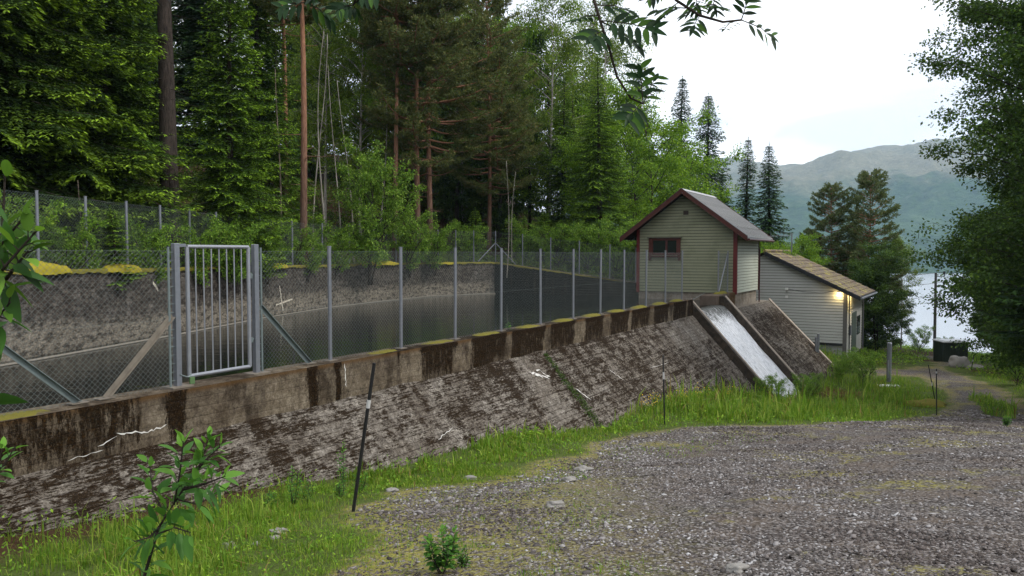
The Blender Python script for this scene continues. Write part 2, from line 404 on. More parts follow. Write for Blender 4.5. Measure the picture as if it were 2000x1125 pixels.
# ------------------------------------------------------------------ terrain height
CP = np.array([
 (-5.3,8.84,-3.14),(-2.54,12.69,-3.59),(1.9,19.2,-4.33),(9.6,30.3,-5.55),(12.4,34.2,-6.15),(16.6,39.8,-6.3),
 (-1.86,9,-3.1),(3.8,19.3,-4.36),(15.3,27.8,-5.9),(28.8,50,-7.1),(19.6,40,-6.35),(20.5,45,-6.35),(41,75,-9.6),
 (0,0,-1.62),(3,0,-1.5),(2,5,-2.15),(8,8,-2.6),(8,15,-3.6),(12,20,-4.55),(22,30,-5.8),(25,20,-4.6),(-4,3,-2.45),(-8,3,-2.7),(35,50,-7.3),
 (24,35,-6.15),(-1,-6,-1.2),(12,-6,-1.0),(-10,-6,-1.5),(24,5,-2.2),(40,30,-5.5),(50,40,-6.2),(45,10,-2.4),(30,62,-8.3),(38,62,-8.4),(52,62,-8.4),
 (-13,17,-.4),(-14,22,0.1),(-13,30,.3),(-12,38,.2),(-8,46,0),(-1,50,-.3),(8,44.5,-1.3),(-18,8,.3),(-21,20,1.9),(-27,35,5.0),(-20,50,4.5),(-10,66,5.5),(5,68,2.5),(4,55,-.6),
 (13,50,-3.4),(20,66,-5.5),(11,44,-2.4),(15,56,-4.4),(-30,0,2.5),(60,100,-15),(90,60,-12),(90,10,-4),(-60,60,14),(-40,90,15),(-5,95,9),(18,95,-3),(30,120,-13)], float)
def _fit():
    X = CP[:, :2]; n = len(X)
    r = np.linalg.norm(X[:, None]-X[None], axis=2)
    K = np.sqrt(r*r+1.0)
    Pm = np.c_[np.ones(n), X]
    Amat = np.zeros((n+3, n+3)); Amat[:n, :n] = -K+np.eye(n)*-.02; Amat[:n, n:] = Pm; Amat[n:, :n] = Pm.T
    return np.linalg.solve(Amat, np.r_[CP[:, 2], 0, 0, 0])
_W = _fit()
BACK = [(-14.6, 1.), (-12.6, 9.), (-11.1, 16.6), (-10.25, 22.), (-9.6, 28.), (-8.5, 33.5), (-6.9, 38.2), (-4.9, 43.), (-1.04, 45.8), (6.72, 40.75)]
FL = D(-14, -.05)
RES = [(FL[0], FL[1])] + [tuple(D(34.2, -.05)[:2]), tuple(D(34.2, -4.6)[:2])] + [(x, y) for x, y in BACK[::-1]]
_b = BACK[:-1]
RES = [tuple(D(-14, -.05)[:2]), tuple(D(34.6, -.05)[:2]), tuple(D(34.6, -4.9)[:2]), (6.7, 40.9), (-1.1, 46.1), (-5.1, 43.2), (-7.1, 38.4), (-8.75, 33.6), (-9.85, 28.), (-10.5, 22.), (-11.35, 16.6), (-12.85, 9.), (-14.9, 1.), (-14.9, -2.)]
def inpoly(x, y, poly):
    c = np.zeros(x.shape, bool); n = len(poly)
    for i in range(n):
        x1, y1 = poly[i]; x2, y2 = poly[(i+1) % n]
        if y1 == y2: continue
        k = ((y1 > y) != (y2 > y)) & (x < (x2-x1)*(y-y1)/(y2-y1)+x1)
        c ^= k
    return c
def vnoise(x, y, sc, seed=0):
    """cheap smooth value noise"""
    x = x*sc+seed*17.3; y = y*sc+seed*7.7
    xi = np.floor(x); yi = np.floor(y); fx = x-xi; fy = y-yi; fx = fx*fx*(3-2*fx); fy = fy*fy*(3-2*fy)
    h = lambda a, b: (np.sin(a*127.1+b*311.7+seed)*43758.5453) % 1.0
    return (h(xi, yi)*(1-fx)+h(xi+1, yi)*fx)*(1-fy)+(h(xi, yi+1)*(1-fx)+h(xi+1, yi+1)*fx)*fy
def fbm(x, y, sc, seed=0, o=4):
    s = 0; a = .5
    for k in range(o): s = s+a*vnoise(x, y, sc*2**k, seed+k); a *= .5
    return s
LAKE_Z = -42.
def hgt(x, y, res=True):
    x = np.atleast_1d(np.asarray(x, float)); y = np.atleast_1d(np.asarray(y, float))
    z = np.full(x.shape, _W[-3])+_W[-2]*x+_W[-1]*y
    for (cx, cy, _), w in zip(CP, _W[:-3]):
        z -= w*np.sqrt((x-cx)**2+(y-cy)**2+1.0)
    z = z+(fbm(x, y, .5, 3)-.47)*.22+(vnoise(x, y, 2.2, 5)-.5)*.03
    q = x*.5+y*.866
    t = np.clip((q-88)/170., 0, 1); t = t*t*(3-2*t)
    far = -75.
    lateral = x*.866-y*.5
    z = np.clip(z, -16, 16)*(1-t)+far*t
    if res:
        z = np.where(inpoly(x, y, RES), -4.6, z)
    return z
def h1(x, y): return float(hgt(x, y, False)[0])
def G(px, py, ymax=150):
    d = ray(px, py); d = d/d[1]
    ys = np.arange(1.5, ymax, .1); hh = hgt(d[0]*ys, ys, False)
    k = np.argmax(hh > d[2]*ys)
    if hh[k] <= d[2]*ys[k]: k = len(ys)-1
    return np.array([d[0]*ys[k], ys[k], hh[k]])

# grass / gravel outline (world polygons found where the photograph's edges meet the ground)
gpx = [(745, 1124), (740, 1050), (735, 990), (770, 965), (850, 955), (1000, 925), (1130, 895), (1200, 862), (1300, 845), (1450, 832), (1620, 828), (1760, 822), (1852, 806), (1866, 790), (1850, 762), (1805, 738), (1772, 722)]
gpx2 = [(1830, 712), (1850, 722), (1900, 742), (1950, 765), (2005, 792)]
GRAV = [tuple(G(*p)[:2]) for p in gpx]
GRAV = [(-.75, 2.8), (-.3, -3.)][::-1] + GRAV + [(30.2, 49.), (34., 66.), (38., 66.)] + [tuple(G(*p)[:2]) for p in gpx2] + [(20, 20), (22, 5), (20, -3)]
ISL = [tuple(G(*p)[:2]) for p in [(1893, 775), (1930, 772), (1990, 800), (1975, 818), (1925, 812)]]
PATH2 = [tuple(G(*p)[:2]) for p in [(1690, 722), (1772, 722), (1830, 728), (1800, 736), (1700, 733)]]
def edge_dist(x, y, poly):
    d = np.full(x.shape, 1e9); n = len(poly)
    for i in range(n):
        x1, y1 = poly[i]; x2, y2 = poly[(i+1) % n]; vx, vy = x2-x1, y2-y1
        t = np.clip(((x-x1)*vx+(y-y1)*vy)/(vx*vx+vy*vy+1e-9), 0, 1)
        d = np.minimum(d, np.hypot(x-x1-t*vx, y-y1-t*vy))
    return np.where(inpoly(x, y, poly), d, -d)
def gravel(x, y):
    """signed softness: >0 gravel, <0 grass, metres from the edge plus a ragged wobble"""
    wob = (fbm(x, y, .9, 11)-.47)*1.3
    g = edge_dist(x, y, GRAV)+wob
    g = np.where(edge_dist(x, y, ISL)+wob*.5 > 0, -np.abs(g)-.3, g)
    g2 = edge_dist(x, y, PATH2)+wob*.3
    return np.maximum(g, g2)

def build_ground():
    def axis(lo, hi, st, outlo, outhi):
        core = np.arange(lo, hi+1e-6, st); a = [lo]; s = st
        while a[-1] > outlo: s *= 1.22; a.append(a[-1]-s)
        b = [hi]; s = st
        while b[-1] < outhi: s *= 1.22; b.append(b[-1]+s)
        return np.r_[np.array(a[1:])[::-1], core, np.array(b[1:])]
    xs = axis(-16, 46, .24, -2200, 2600); ys = axis(-5, 62, .24, -500, 2600)
    X, Y = np.meshgrid(xs, ys); Z = hgt(X.ravel(), Y.ravel())
    V = np.c_[X.ravel(), Y.ravel(), Z]
    nx, ny = len(xs), len(ys)
    i = np.arange(nx-1)[None]+np.arange(ny-1)[:, None]*nx; i = i.ravel()
    Q = np.c_[i, i+1, i+1+nx, i+nx]
    g = gravel(V[:, 0], V[:, 1])
    far = (V[:, 1] > 64) | (V[:, 0] > 48)
    g = np.where(far, -3, g)
    dq, sq = (V[:, :2]-A0[:2])@OUT[:2], (V[:, :2]-A0[:2])@DIRN[:2]
    wood = ((dq < -1) | ((sq > 52) & (dq < 9)) | ((V[:, 0] > 21) & (V[:, 1] < 46) & (g < -1.5))).astype(float)
    wood = np.maximum(wood, np.clip((4.5-sq)/1.5, 0, 1)*np.clip((1.7-dq)/.5, 0, 1)*(dq > 0))
    me = mesh_np('ground', V, Q, pt_attrs={'grav': np.clip(g, -3, 3)/6+.5, 'wood': wood}, smooth=True)
    m = Mat('gravel_and_soil'); ob = m.coord(); a = m.attr('grav')
    n = m.noise(ob, 1.2, 7, .7); n2 = m.noise(ob, 14, 6, .7)
    v1 = m.vor(ob, 26, out='Color'); v2 = m.vor(ob, 60, out='Color'); vd = m.vor(ob, 26); vd2 = m.vor(ob, 60)
    s1 = m.sep(v1)[0]; s2 = m.sep(v2)[1]
    stone = m.ramp(m.math('ADD', m.math('MULTIPLY', s1, .6), m.math('MULTIPLY', s2, .4)), [(.1, (.050, .045, .045)), (.4, (.125, .112, .106)), (.65, (.20, .185, .178)), (.9, (.32, .305, .30))])
    stone = m.mix(m.step(vd, .35, .62), stone, (.045, .039, .035))
    stone = m.mix(m.math('MULTIPLY', m.step(n, .42, .62), .45), stone, (.13, .10, .075))
    mossy = m.mix(n2, (.13, .115, .03), (.27, .25, .055))
    soil = m.mix(n2, (.035, .045, .012), (.085, .12, .025)); soil = m.mix(m.attr('wood'), soil, m.mix(n2, (.020, .014, .008), (.075, .040, .020)))
    e = m.math('ADD', a, m.math('MULTIPLY', m.math('SUBTRACT', m.noise(ob, 2.5, 8, .75), .5), .22))
    g1 = m.step(e, .50, .60); g0 = m.step(e, .44, .50)
    xyz = m.sep(ob); left = m.step(m.math('ADD', m.math('SUBTRACT', xyz[0], m.math('MULTIPLY', xyz[1], .10)), m.math('MULTIPLY', n, 1.6)), 2.2, -.4)
    patch = m.math('MULTIPLY', m.math('MAXIMUM', left, m.step(m.noise(ob, .55, 6, .72, .3), .52, .62)), m.step(n2, .40, .56))
    stone = m.mix(m.math('MULTIPLY', patch, .75), stone, mossy)
    col = m.mix(g0, soil, m.mix(m.math('MULTIPLY', m.step(n2, .40, .60), .75), stone, mossy)); col = m.mix(g1, col, stone)
    m.bump(m.math('ADD', m.math('MULTIPLY', vd, -1.), m.math('MULTIPLY', vd2, -.5)), .9, .025)
    m.fin(col, .9, 0, .08)
    tag(link('ground', me, m.m), 'gravel turning area and grassy bank sloping down to the fjord', 'ground', kind='structure')
build_ground()

# ------------------------------------------------------------------ lake and mountain
mb = MB(); mb.quad((-3000, 150, LAKE_Z), (4500, 150, LAKE_Z), (4500, 4300, LAKE_Z), (-3000, 4300, LAKE_Z))
tag(mb.build('lake', M['lake']), 'pale calm fjord beyond the trees', 'fjord', kind='structure')
def build_mountain(name, prof, d0, d1, label, seed, amp=1.):
    az = np.linspace(prof[0][0], prof[-1][0], 260); top = np.interp(az, [p[0] for p in prof], [p[1] for p in prof])
    rr = np.linspace(0, 1, 70); V = []
    for j, t in enumerate(rr):
        dist = d0+(d1-d0)*t*1.25
        for i, a in enumerate(az):
            dx = (a-1000)/F
            ztop = (496-top[i])/F*d1
            k = min(1, t/.8); s = k**.72 if k < 1 else 1
            z = LAKE_Z-3+(ztop-LAKE_Z)*s-(max(0, t-.8)*900)
            V.append((dx*dist, dist, z))
    V = np.array(V); x, y = V[:, 0], V[:, 1]
    k = np.repeat(rr, len(az)); env = np.clip(np.minimum(k*5, (1.-k)*3), 0, 1)
    V[:, 2] += (fbm(x, y, .004, seed, 5)-.48)*170*env*amp+(fbm(x, y, .02, seed+3, 4)-.48)*34*env*amp
    n = len(az); i = (np.arange(n-1)[None]+np.arange(len(rr)-1)[:, None]*n).ravel()
    me = mesh_np(name, V, np.c_[i, i+1, i+1+n, i+n], smooth=True)
    tag(link(name, me, M['mount']), label, 'mountain', kind='structure')
build_mountain('mountain', [(1180, 372), (1330, 352), (1450, 336), (1520, 333), (1560, 322), (1600, 306), (1635, 294), (1660, 291), (1700, 290), (1760, 284), (1800, 276), (1900, 262), (2050, 240), (2300, 225), (2700, 240)], 1650, 3000,
    'long bare topped mountain with blue forested foot across the fjord', 4)
build_mountain('mountain_behind', [(1100, 330), (1300, 312), (1420, 310), (1470, 318), (1530, 328), (1600, 345)], 2900, 3500, 'faint distant ridge left of the main mountain', 9, .4)

# ------------------------------------------------------------------ reservoir
WZ = -2.35
mb = MB(); mb.poly([(x, y, WZ) for x, y in [tuple(D(-14, -.2)[:2]), tuple(D(26.5, -.2)[:2]), tuple(D(26.5, .0)[:2]), tuple(D(30.8, .0)[:2]), tuple(D(30.8, -.2)[:2]), tuple(D(34.3, -.2)[:2]), tuple(D(34.3, -4.9)[:2]), (6.7, 41.), (-1.1, 46.), (-5.1, 43.1), (-7.05, 38.3), (-8.7, 33.6), (-9.8, 28.), (-10.4, 22.), (-11.3, 16.6), (-12.8, 9.), (-14.8, 1.)]])
tag(mb.build('reservoir_water', M['water']), 'dark rippled water filling the concrete basin', 'water', kind='structure')

def fx2s(x):           # pixel column of a front fence post -> distance s along the dam
    u = (x-1000)/F; return (u*A0[1]-A0[0])/(DIRN[0]-u*DIRN[1])
POSTS_F = [345, 500, 645, 784, 890, 980, 1057, 1121, 1174, 1220, 1263, 1301, 1333]
PS = [fx2s(x) for x in POSTS_F]
PTOP = -1.88; PBOT = -2.52
S0, S1 = -14., 26.6
dam = empty('concrete_dam', D(12, .2, -5), 'long stained concrete dam wall with sloping outer face between the water and the gravel', 'dam')
DO = np.array(dam.location)
def grid_mesh(name, fn, us, vs, mat, parent, org, attr=None, uvf=None):
    U, Vv = np.meshgrid(us, vs); pts = np.array([fn(u, v) for u, v in zip(U.ravel(), Vv.ravel())])-org
    n = len(us); i = (np.arange(n-1)[None]+np.arange(len(vs)-1)[:, None]*n).ravel()
    uv = np.c_[U.ravel(), Vv.ravel()] if uvf is None else uvf(U.ravel(), Vv.ravel())
    at = np.zeros(U.size) if attr is None else attr(U.ravel(), Vv.ravel())
    return link(name, mesh_np(name, pts, np.c_[i, i+1, i+1+n, i+n], pt_attrs={'moss': at}, uv=uv), mat, parent)
def par_moss(s, v):    # v 0 bottom .. .64 top
    m = np.full(s.shape, .72)
    m = np.where(s < 7.0, .10+.55*(s < 1.6), m)
    for p in PS[2:]:
        w = .17+.10*np.sin(p*7); m = m-1.2*np.exp(-((s-p+.12*(1-v/.64))/(w))**2)
    for c, w, a in ((fx2s(318), .22, .9), (fx2s(590), .20, .9), (fx2s(640), .10, .95), (fx2s(80), .8, .55), (fx2s(20), .4, .6), (fx2s(470), .1, .25)):
        m = np.maximum(m, a*np.exp(-((s-c)/w)**2))
    m = m+.25*np.exp(-((.64-v)/.05)**2)*(s > 5)
    m = m-np.clip(.25-v, 0, 1)*.6*(fbm(s, v, 1.1, 4) > .45)
    return m
us = np.arange(S0, S1+.01, .07)
def wob(s, v): return (vnoise(s, v, 1.3, 2)-.5)*.02+(vnoise(s, v, 6, 8)-.5)*.008
par = grid_mesh('parapet', lambda s, v: D(s, .22+wob(np.float64(s), np.float64(v)), PBOT-.04+v), us, np.linspace(0, .68, 12), M['c_par'], dam, DO, par_moss)
# parapet top, inner face and end as a second sheet joined to it
grid_mesh('parapet_top', lambda s, v: D(s, .22-v, PTOP+(vnoise(np.float64(s), np.float64(v), 3, 1)-.5)*.015 if 0 < v < .5 else PTOP), us, np.linspace(0, .5, 6), M['c_par'], dam, DO,
          lambda s, v: np.where(s > 6.5, .42+.25*(fbm(s, v, .8, 6) > .5), .30))
mb = MB()
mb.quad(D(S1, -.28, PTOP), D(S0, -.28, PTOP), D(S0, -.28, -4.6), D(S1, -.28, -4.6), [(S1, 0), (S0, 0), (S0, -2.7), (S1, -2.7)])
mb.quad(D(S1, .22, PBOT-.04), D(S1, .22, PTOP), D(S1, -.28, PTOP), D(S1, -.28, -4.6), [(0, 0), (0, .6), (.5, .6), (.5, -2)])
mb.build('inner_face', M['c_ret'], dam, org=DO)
SL = 1.10
def bat_moss(s, v):
    m = .5+.9*(fbm(s*.5, v, .5, 21)-.47)
    m = m-.8*np.exp(-((s-fx2s(1000)+v*.0)/.35)**2)*(v < 2.0)
    m = m+.25*np.exp(-(v/.35)**2)*(fbm(s, v, .7, 5) > .45)
    m = m-.5*(s > 22)*(v < 1.2)
    return np.clip(m, -1, 1.4)
LN = math.hypot(1, SL)
def relief(s, v): return (fbm(np.float64(s)*.7, np.float64(v)*2.2, 1.7, 12)-.47)*.05
grid_mesh('sloping_face', lambda s, v: D(s, .20+v/LN+relief(s, v)*.7, PBOT-v*SL/LN+relief(s, v)*.6), np.arange(S0, S1+.01, .12), np.arange(0, 7.2, .07), M['c_bat'], dam, DO, bat_moss)
# little ledge shadow-line between parapet and slope
# chute: curbs and floor, running from the crest down the slope
def slope_slab(mbx, s0, s1, lift0, lift1, d0, d1, base=PBOT):
    """slab following the slope, lift0..lift1 above the slope plane"""
    def q(s, d, l): return D(s, d, base-(d-.22)*SL+l)
    c = [q(s0, d0, lift0), q(s1, d0, lift0), q(s1, d1, lift0), q(s0, d1, lift0), q(s0, d0, lift1), q(s1, d0, lift1), q(s1, d1, lift1), q(s0, d1, lift1)]
    for a in ((0, 1, 2, 3), (7, 6, 5, 4), (0, 4, 5, 1), (1, 5, 6, 2), (2, 6, 7, 3), (3, 7, 4, 0)):
        L = lambda i: (np.dot(c[i]-A0, DIRN), np.dot(c[i]-A0, OUT)*1.5)
        mbx.quad(*[c[i] for i in a], [L(i) for i in a])
CS0, CS1 = 26.95, 30.7
mb = MB(); slope_slab(mb, S1, CS0-.12, -.5, .44, .05, 5.2); mb.build('chute_curb', M['c_curb'], dam, .02, org=DO)
mb = MB(); slope_slab(mb, CS0-.12, CS0, -.5, .47, .05, 5.2); mb.build('curb_edge', M['c_edge'], dam, .015, org=DO)
mb = MB(); slope_slab(mb, CS1, CS1+.30, -.6, .84, .45, 5.2); mb.build('chute_curb', M['c_curb'], dam, .02, org=DO)
mb = MB(); slope_slab(mb, CS1+.10, CS1+.34, .30, .88, .47, 5.15); mb.build('curb_edge', M['c_edge'], dam, .015, org=DO)
mb = MB(); mb.obox(D(CS1, -.12, -3.4), DIRN*.32, OUT*.56, UP*(3.4-1.93)); mb.build('chute_curb', M['c_curb'], dam, .02, org=DO)
mb = MB(); slope_slab(mb, CS0-.05, CS1+.05, -.9, .34, .42, 5.2); mb.build('chute_floor', M['c_curb'], dam, org=DO)
mb = MB(); mb.obox(D(CS0-.05, -.35, -3.4), DIRN*(CS1-CS0+.1), OUT*.78, UP*(3.4-2.43)); mb.build('crest_sill', M['c_curb'], dam, org=DO)
# pier beside the chute
mb = MB(); mb.obox(D(30.25, -.55, -3.6), DIRN*1.9, OUT*.79, UP*(3.6-1.90)); mb.build('pier', M['c_pier'], dam, .03, org=DO)
mb = MB(); mb.obox(D(32.15, -.50, -3.6), DIRN*1.72, OUT*.70, UP*(3.6-1.90)); mb.build('pier', M['c_par'], dam, .03, org=DO)
# right sloping face
S2 = 40.3
grid_mesh('sloping_face', lambda s, v: D(s, .20+v/LN+relief(s, v)*.7, -2.17-v*SL/LN*.93+relief(s, v)*.6), np.arange(CS1+.3, S2+.01, .12), np.arange(.63, 7.4, .07), M['c_bat'], dam, DO, lambda s, v: .62+1.1*(fbm(s*.6, v, .6, 31)-.47)-1.0*np.clip(1.5-v, 0, 1))
mb = MB()
mb.quad(D(CS1+.3, .0, -2.63), D(S2, .0, -2.63), D(S2, .66, -2.63), D(CS1+.3, .66, -2.63))
q = lambda s, d, l=0: D(s, d, -2.19-(d-.2)*SL*.93+l)
for (a, b) in ((0.60, 2.), (2., 3.5), (3.5, 5.5)):
    mb.quad(q(S2, a), q(S2, b), D(S2, b, -8.5), D(S2, a, -8.5), [(a, 0), (b, 0), (b, -4), (a, -4)])
mb.build('end_face', M['c_plain'], dam, org=DO)
mb = MB(); c0 = [q(S2-.32, .60, .0), q(S2+.02, .60, .0), q(S2+.02, 5.4, .0), q(S2-.32, 5.4, .0)]; c1 = [p+np.array([0, 0, .10]) for p in c0]
for a in ((c1[0], c1[1], c1[2], c1[3]), (c0[0], c1[0], c1[3], c0[3]), (c1[1], c0[1], c0[2], c1[2]), (c0[0], c0[1], c1[1], c1[0]), (c0[3], c1[3], c1[2], c0[2])): mb.quad(*a)
mb.build('curb_edge', M['c_edge'], dam, .01, org=DO)
# open crack stains, chalk white runs of lime
def crack(pts_px, d_on, wid, lab=None):
    pass
mbk = MB()
def lime(path, w):
    mbk = MB()     # path: (s, v) on slope (v metres down) or parapet (v<0 : metres above its foot)
    pts = []
    for (s, v) in path:
        pts.append(D(s, .225+wob(np.float64(s), np.float64(-v))+.006, PBOT-v) if v < 0 else D(s, .20+v/LN+.022, PBOT-v*SL/LN+.022))
    for i in range(len(pts)-1):
        wa = w*(.5+abs(math.sin(i*2.1))) ; wb = w*(.5+abs(math.sin((i+1)*2.1)))
        if i == 0: wa *= .15
        if i == len(pts)-2: wb *= .15
        o = np.array([0, 0, 1.]) if abs(path[0][0]-path[-1][0]) > abs(path[0][1]-path[-1][1]) else DIRN
        if path[i][1] >= 0 and o is not DIRN: o = np.array([OUT[0]/LN, OUT[1]/LN, -SL/LN])
        mbk.quad(pts[i]-o*wa/2, pts[i+1]-o*wb/2, pts[i+1]+o*wb/2, pts[i]+o*wa/2)
    mbk.build('lime_streak', LIME, dam, org=DO)
sx = fx2s
LIME = m_plain('white_lime', (.55, .53, .50), .8, 0, .2)
rr = random.Random(5)
def jag(a, b, n, j): return [(a[0]+(b[0]-a[0])*k/n+rr.uniform(-j, j)*(0 < k < n), a[1]+(b[1]-a[1])*k/n+rr.uniform(-j, j)*(0 < k < n)) for k in range(n+1)]
lime(jag((sx(198), -.24), (sx(262), -.15), 9, .02), .014); lime(jag((sx(258), -.15), (sx(298), -.21), 8, .02), .012)
lime(jag((sx(100), -.02), (sx(172), -.06), 9, .02), .006); lime(jag((sx(160), -.12), (sx(200), -.2), 4, .02), .01)
lime(jag((sx(652), -.60), (sx(655), -.18), 8, .012), .013)
lime(jag((sx(995), .50), (sx(1020), .85), 9, .05), .035); lime(jag((sx(1008), .45), (sx(1024), .80), 9, .05), .030); lime(jag((sx(1000), .62), (sx(1010), .68), 3, .03), .05)
lime(jag((sx(1050), 1.3), (sx(1062), 1.75), 7, .03), .03); lime(jag((sx(1130), 1.1), (sx(1142), 1.6), 7, .03), .02)
lime(jag((sx(1200), 1.5), (sx(1240), 1.55), 7, .03), .008); lime(jag((sx(760), 1.35), (sx(800), 1.2), 7, .03), .009)

# falling water on the chute
def chute_pt(u, v):
    d = -.28+v/LN
    z = PBOT-(d-.22)*SL+.41
    kk = .12; z = min(z, -2.36) - max(0., kk-abs(z+2.36))**2/(4*kk)
    z += (vnoise(np.float64(u*5), np.float64(v*1.2), 2, 3)-.5)*.10*min(1, v)
    return D(u, d, z)
o = grid_mesh('falling_water', chute_pt, np.linspace(CS0-.02, CS1+.02, 60), np.linspace(0, 7.4, 150), M['foam'], None, np.zeros(3))
tag(o, 'white water sliding down the spillway chute', 'falling water', kind='structure')
for p in o.data.polygons: p.use_smooth = True

# basin wall behind the water
bw = empty('basin_wall', (-9.6, 28, -2.4), 'dark stained concrete basin wall behind the water, mossy along its top', 'wall')
BO = np.array(bw.location)
bx = np.array(BACK); seg = np.linalg.norm(np.diff(bx, axis=0), axis=1); cum = np.r_[0, np.cumsum(seg)]
BTOP = [-.32, -.34, -.37, -.42, -.46, -.49, -.48, -.49, -.49, -1.56]
def bpt(t, off=0.):
    x = np.interp(t, cum, bx[:, 0]); y = np.interp(t, cum, bx[:, 1]); z = np.interp(t, cum, BTOP)
    k = min(len(seg)-1, max(0, int(np.searchsorted(cum, t)-1))); dv = (bx[k+1]-bx[k])/seg[k]; nrm = np.array([-dv[1], dv[0]])
    if off:
        # mitred normal
        acc = np.zeros(2)
        for dt in (-.25, 0, .25):
            kk = min(len(seg)-1, max(0, int(np.searchsorted(cum, t+dt)-1))); dd = (bx[kk+1]-bx[kk])/seg[kk]; acc += np.array([-dd[1], dd[0]])
        nrm = acc/np.linalg.norm(acc)
        x += nrm[0]*off; y += nrm[1]*off
    return np.array([x, y, z])
TC = cum[-2]
def back_grid(name, t0, t1, mat):
    ts = np.unique(np.r_[np.arange(t0, t1, .15), [c for c in cum if t0 <= c <= t1], t1])
    vs = np.linspace(0, 1, 14)
    V = []; UV = []; Mo = []
    for v in vs:
        for t in ts:
            p = bpt(t); bot = WZ-.4; z = bot+(p[2]-bot)*v
            V.append((p[0]+(vnoise(np.float64(t), np.float64(z), 2, 4)-.5)*.03, p[1], z)); UV.append((t, z-WZ))
            hh = z-WZ
            Mo.append(.78-max(0, hh-.42-.25*vnoise(np.float64(t), np.float64(0), .35, 6))*1.6+.25*(fbm(np.float64(t), np.float64(hh), .4, 2)-.5))
    n = len(ts); i = (np.arange(n-1)[None]+np.arange(len(vs)-1)[:, None]*n).ravel()
    link(name, mesh_np(name, np.array(V)-BO, np.c_[i, i+1, i+1+n, i+n], pt_attrs={'moss': Mo}, uv=UV), mat, bw)
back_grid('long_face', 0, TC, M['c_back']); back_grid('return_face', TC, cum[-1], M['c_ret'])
mb = MB()
ts = np.unique(np.r_[np.arange(0, cum[-1], 1.), cum])
for a, b in zip(ts[:-1], ts[1:]):
    p0, p1, q0, q1 = bpt(a+1e-4), bpt(b-1e-4), bpt(a+1e-4, .5), bpt(b-1e-4, .5)
    mb.quad(p0, p1, q1, q0, [(a, 0), (b, 0), (b, .5), (a, .5)])
    lo = np.array([0, 0, 1.6]); mb.quad(q0, q1, q1-lo, q0-lo, [(a, 0), (b, 0), (b, -2), (a, -2)])
mb.build('wall_top', M['c_par'], bw, org=BO)
# thin submerged ledge pipe just in front of the wall
mb = MB(); mb.tube([bpt(t, -.55)*np.array([1, 1, 0])+np.array([0, 0, WZ+.015]) for t in np.arange(.5, TC-.2, .8)], .035, 6); mb.build('ledge_pipe', m_plain('slimy_ledge', (.16, .145, .12), .8), bw, org=BO)
mb = MB()
tcr = None
def bray(px):          # where a pixel column meets the basin wall
    u = (px-1000)/F; best = None
    for k in range(len(seg)):
        x1, y1 = bx[k]; x2, y2 = bx[k+1]; den = (x2-x1)-u*(y2-y1)
        if abs(den) < 1e-9: continue
        w = (u*y1-x1)/den
        if -1e-6 <= w <= 1+1e-6: best = cum[k]+w*seg[k]
    return best
def wline(px, y0, dx, y1, n, w):
    mb = MB(); t = bray(px); p = bpt(t)
    for k in range(n):
        a = bpt(bray(px+dx*k/n+rr.uniform(-1, 1)), -.012); b = bpt(bray(px+dx*(k+1)/n+rr.uniform(-1, 1)), -.012)
        a[2] = -(y0+(y1-y0)*k/n-496)/F*p[1]; b[2] = -(y0+(y1-y0)*(k+1)/n-496)/F*p[1]
        o = np.array([DIRN[0]*.0, 1, 0])*w/2 if abs(dx) < 8 else np.array([0, 0, w/2])
        mb.quad(a-o, b-o, b+o, a+o)
    mb.build('lime_streak', LIME2, bw, org=BO)
LIME2 = m_plain('cream_lime', (.50, .46, .38), .8, 0, .25)
wline(545, 558, 7, 608, 6, .10); wline(538, 596, 32, 588, 5, .06); wline(298, 552, 10, 568, 4, .09)

# ------------------------------------------------------------------ moss cushions
def moss(name, pts, w, h, mat, label, seed, cat='moss'):
    """lumpy cushion along a polyline: pts list of (center3, inward unit vec)"""
    rs = np.random.default_rng(seed); V = []; n = len(pts); K = 9
    for i, (c, o) in enumerate(pts):
        t = i/(n-1); env = (1-abs(2*t-1)**5)*(.7+.6*vnoise(np.float64(i*.37), np.float64(seed), 1, 2))
        for k in range(K):
            a = math.pi*k/(K-1); r = 1+.28*(rs.random()-.5)
            V.append(np.asarray(c)+np.asarray(o)*(-math.cos(a)*w/2*(.4+.6*env)*r)+np.array([0, 0, math.sin(a)*h*env*r-.015-(.10*env*rs.random() if k == 0 else 0)]))
    i = (np.arange(K-1)[None]+np.arange(n-1)[:, None]*K).ravel()
    me = mesh_np(name, V, np.c_[i, i+K, i+K+1, i+1], smooth=True)
    o = link(name, me, mat); tag(o, label, cat, 'moss cushions along the wall tops')
    md = o.modifiers.new('sub', 'SUBSURF'); md.levels = md.render_levels = 1
    tx = bpy.data.textures.new('m', 'CLOUDS'); tx.noise_scale = .05; dm = o.modifiers.new('d', 'DISPLACE'); dm.texture = tx; dm.strength = .045; dm.texture_coords = 'GLOBAL'
    return o
def back_in(t): a = bpt(t); b = bpt(t, .5); v = b-a; v[2] = 0; return v/np.linalg.norm(v)
for j, (x0, x1, hh, lb) in enumerate([(42, 138, .20, 'thick yellow moss cushion at the left end of the basin wall top'), (204, 273, .17, 'yellow moss cushion on the basin wall top left of the gate'),
        (372, 392, .09, 'small moss tuft on the basin wall seen through the gate'), (530, 560, .12, 'small yellow moss tuft on the basin wall just right of the gate'), (704, 782, .15, 'broad yellow moss cushion on the basin wall, middle of the photo'), (830, 890, .07, 'low moss strip on the basin wall near its far corner')]):
    t0, t1 = bray(x0), bray(x1); n = max(8, int((t1-t0)/.09))
    moss('moss_cushion', [(bpt(t)+back_in(t)*.06-UP*.03, back_in(t)) for t in np.linspace(t0, t1, n)], .50, hh*1.1, M['moss'], lb, 40+j)
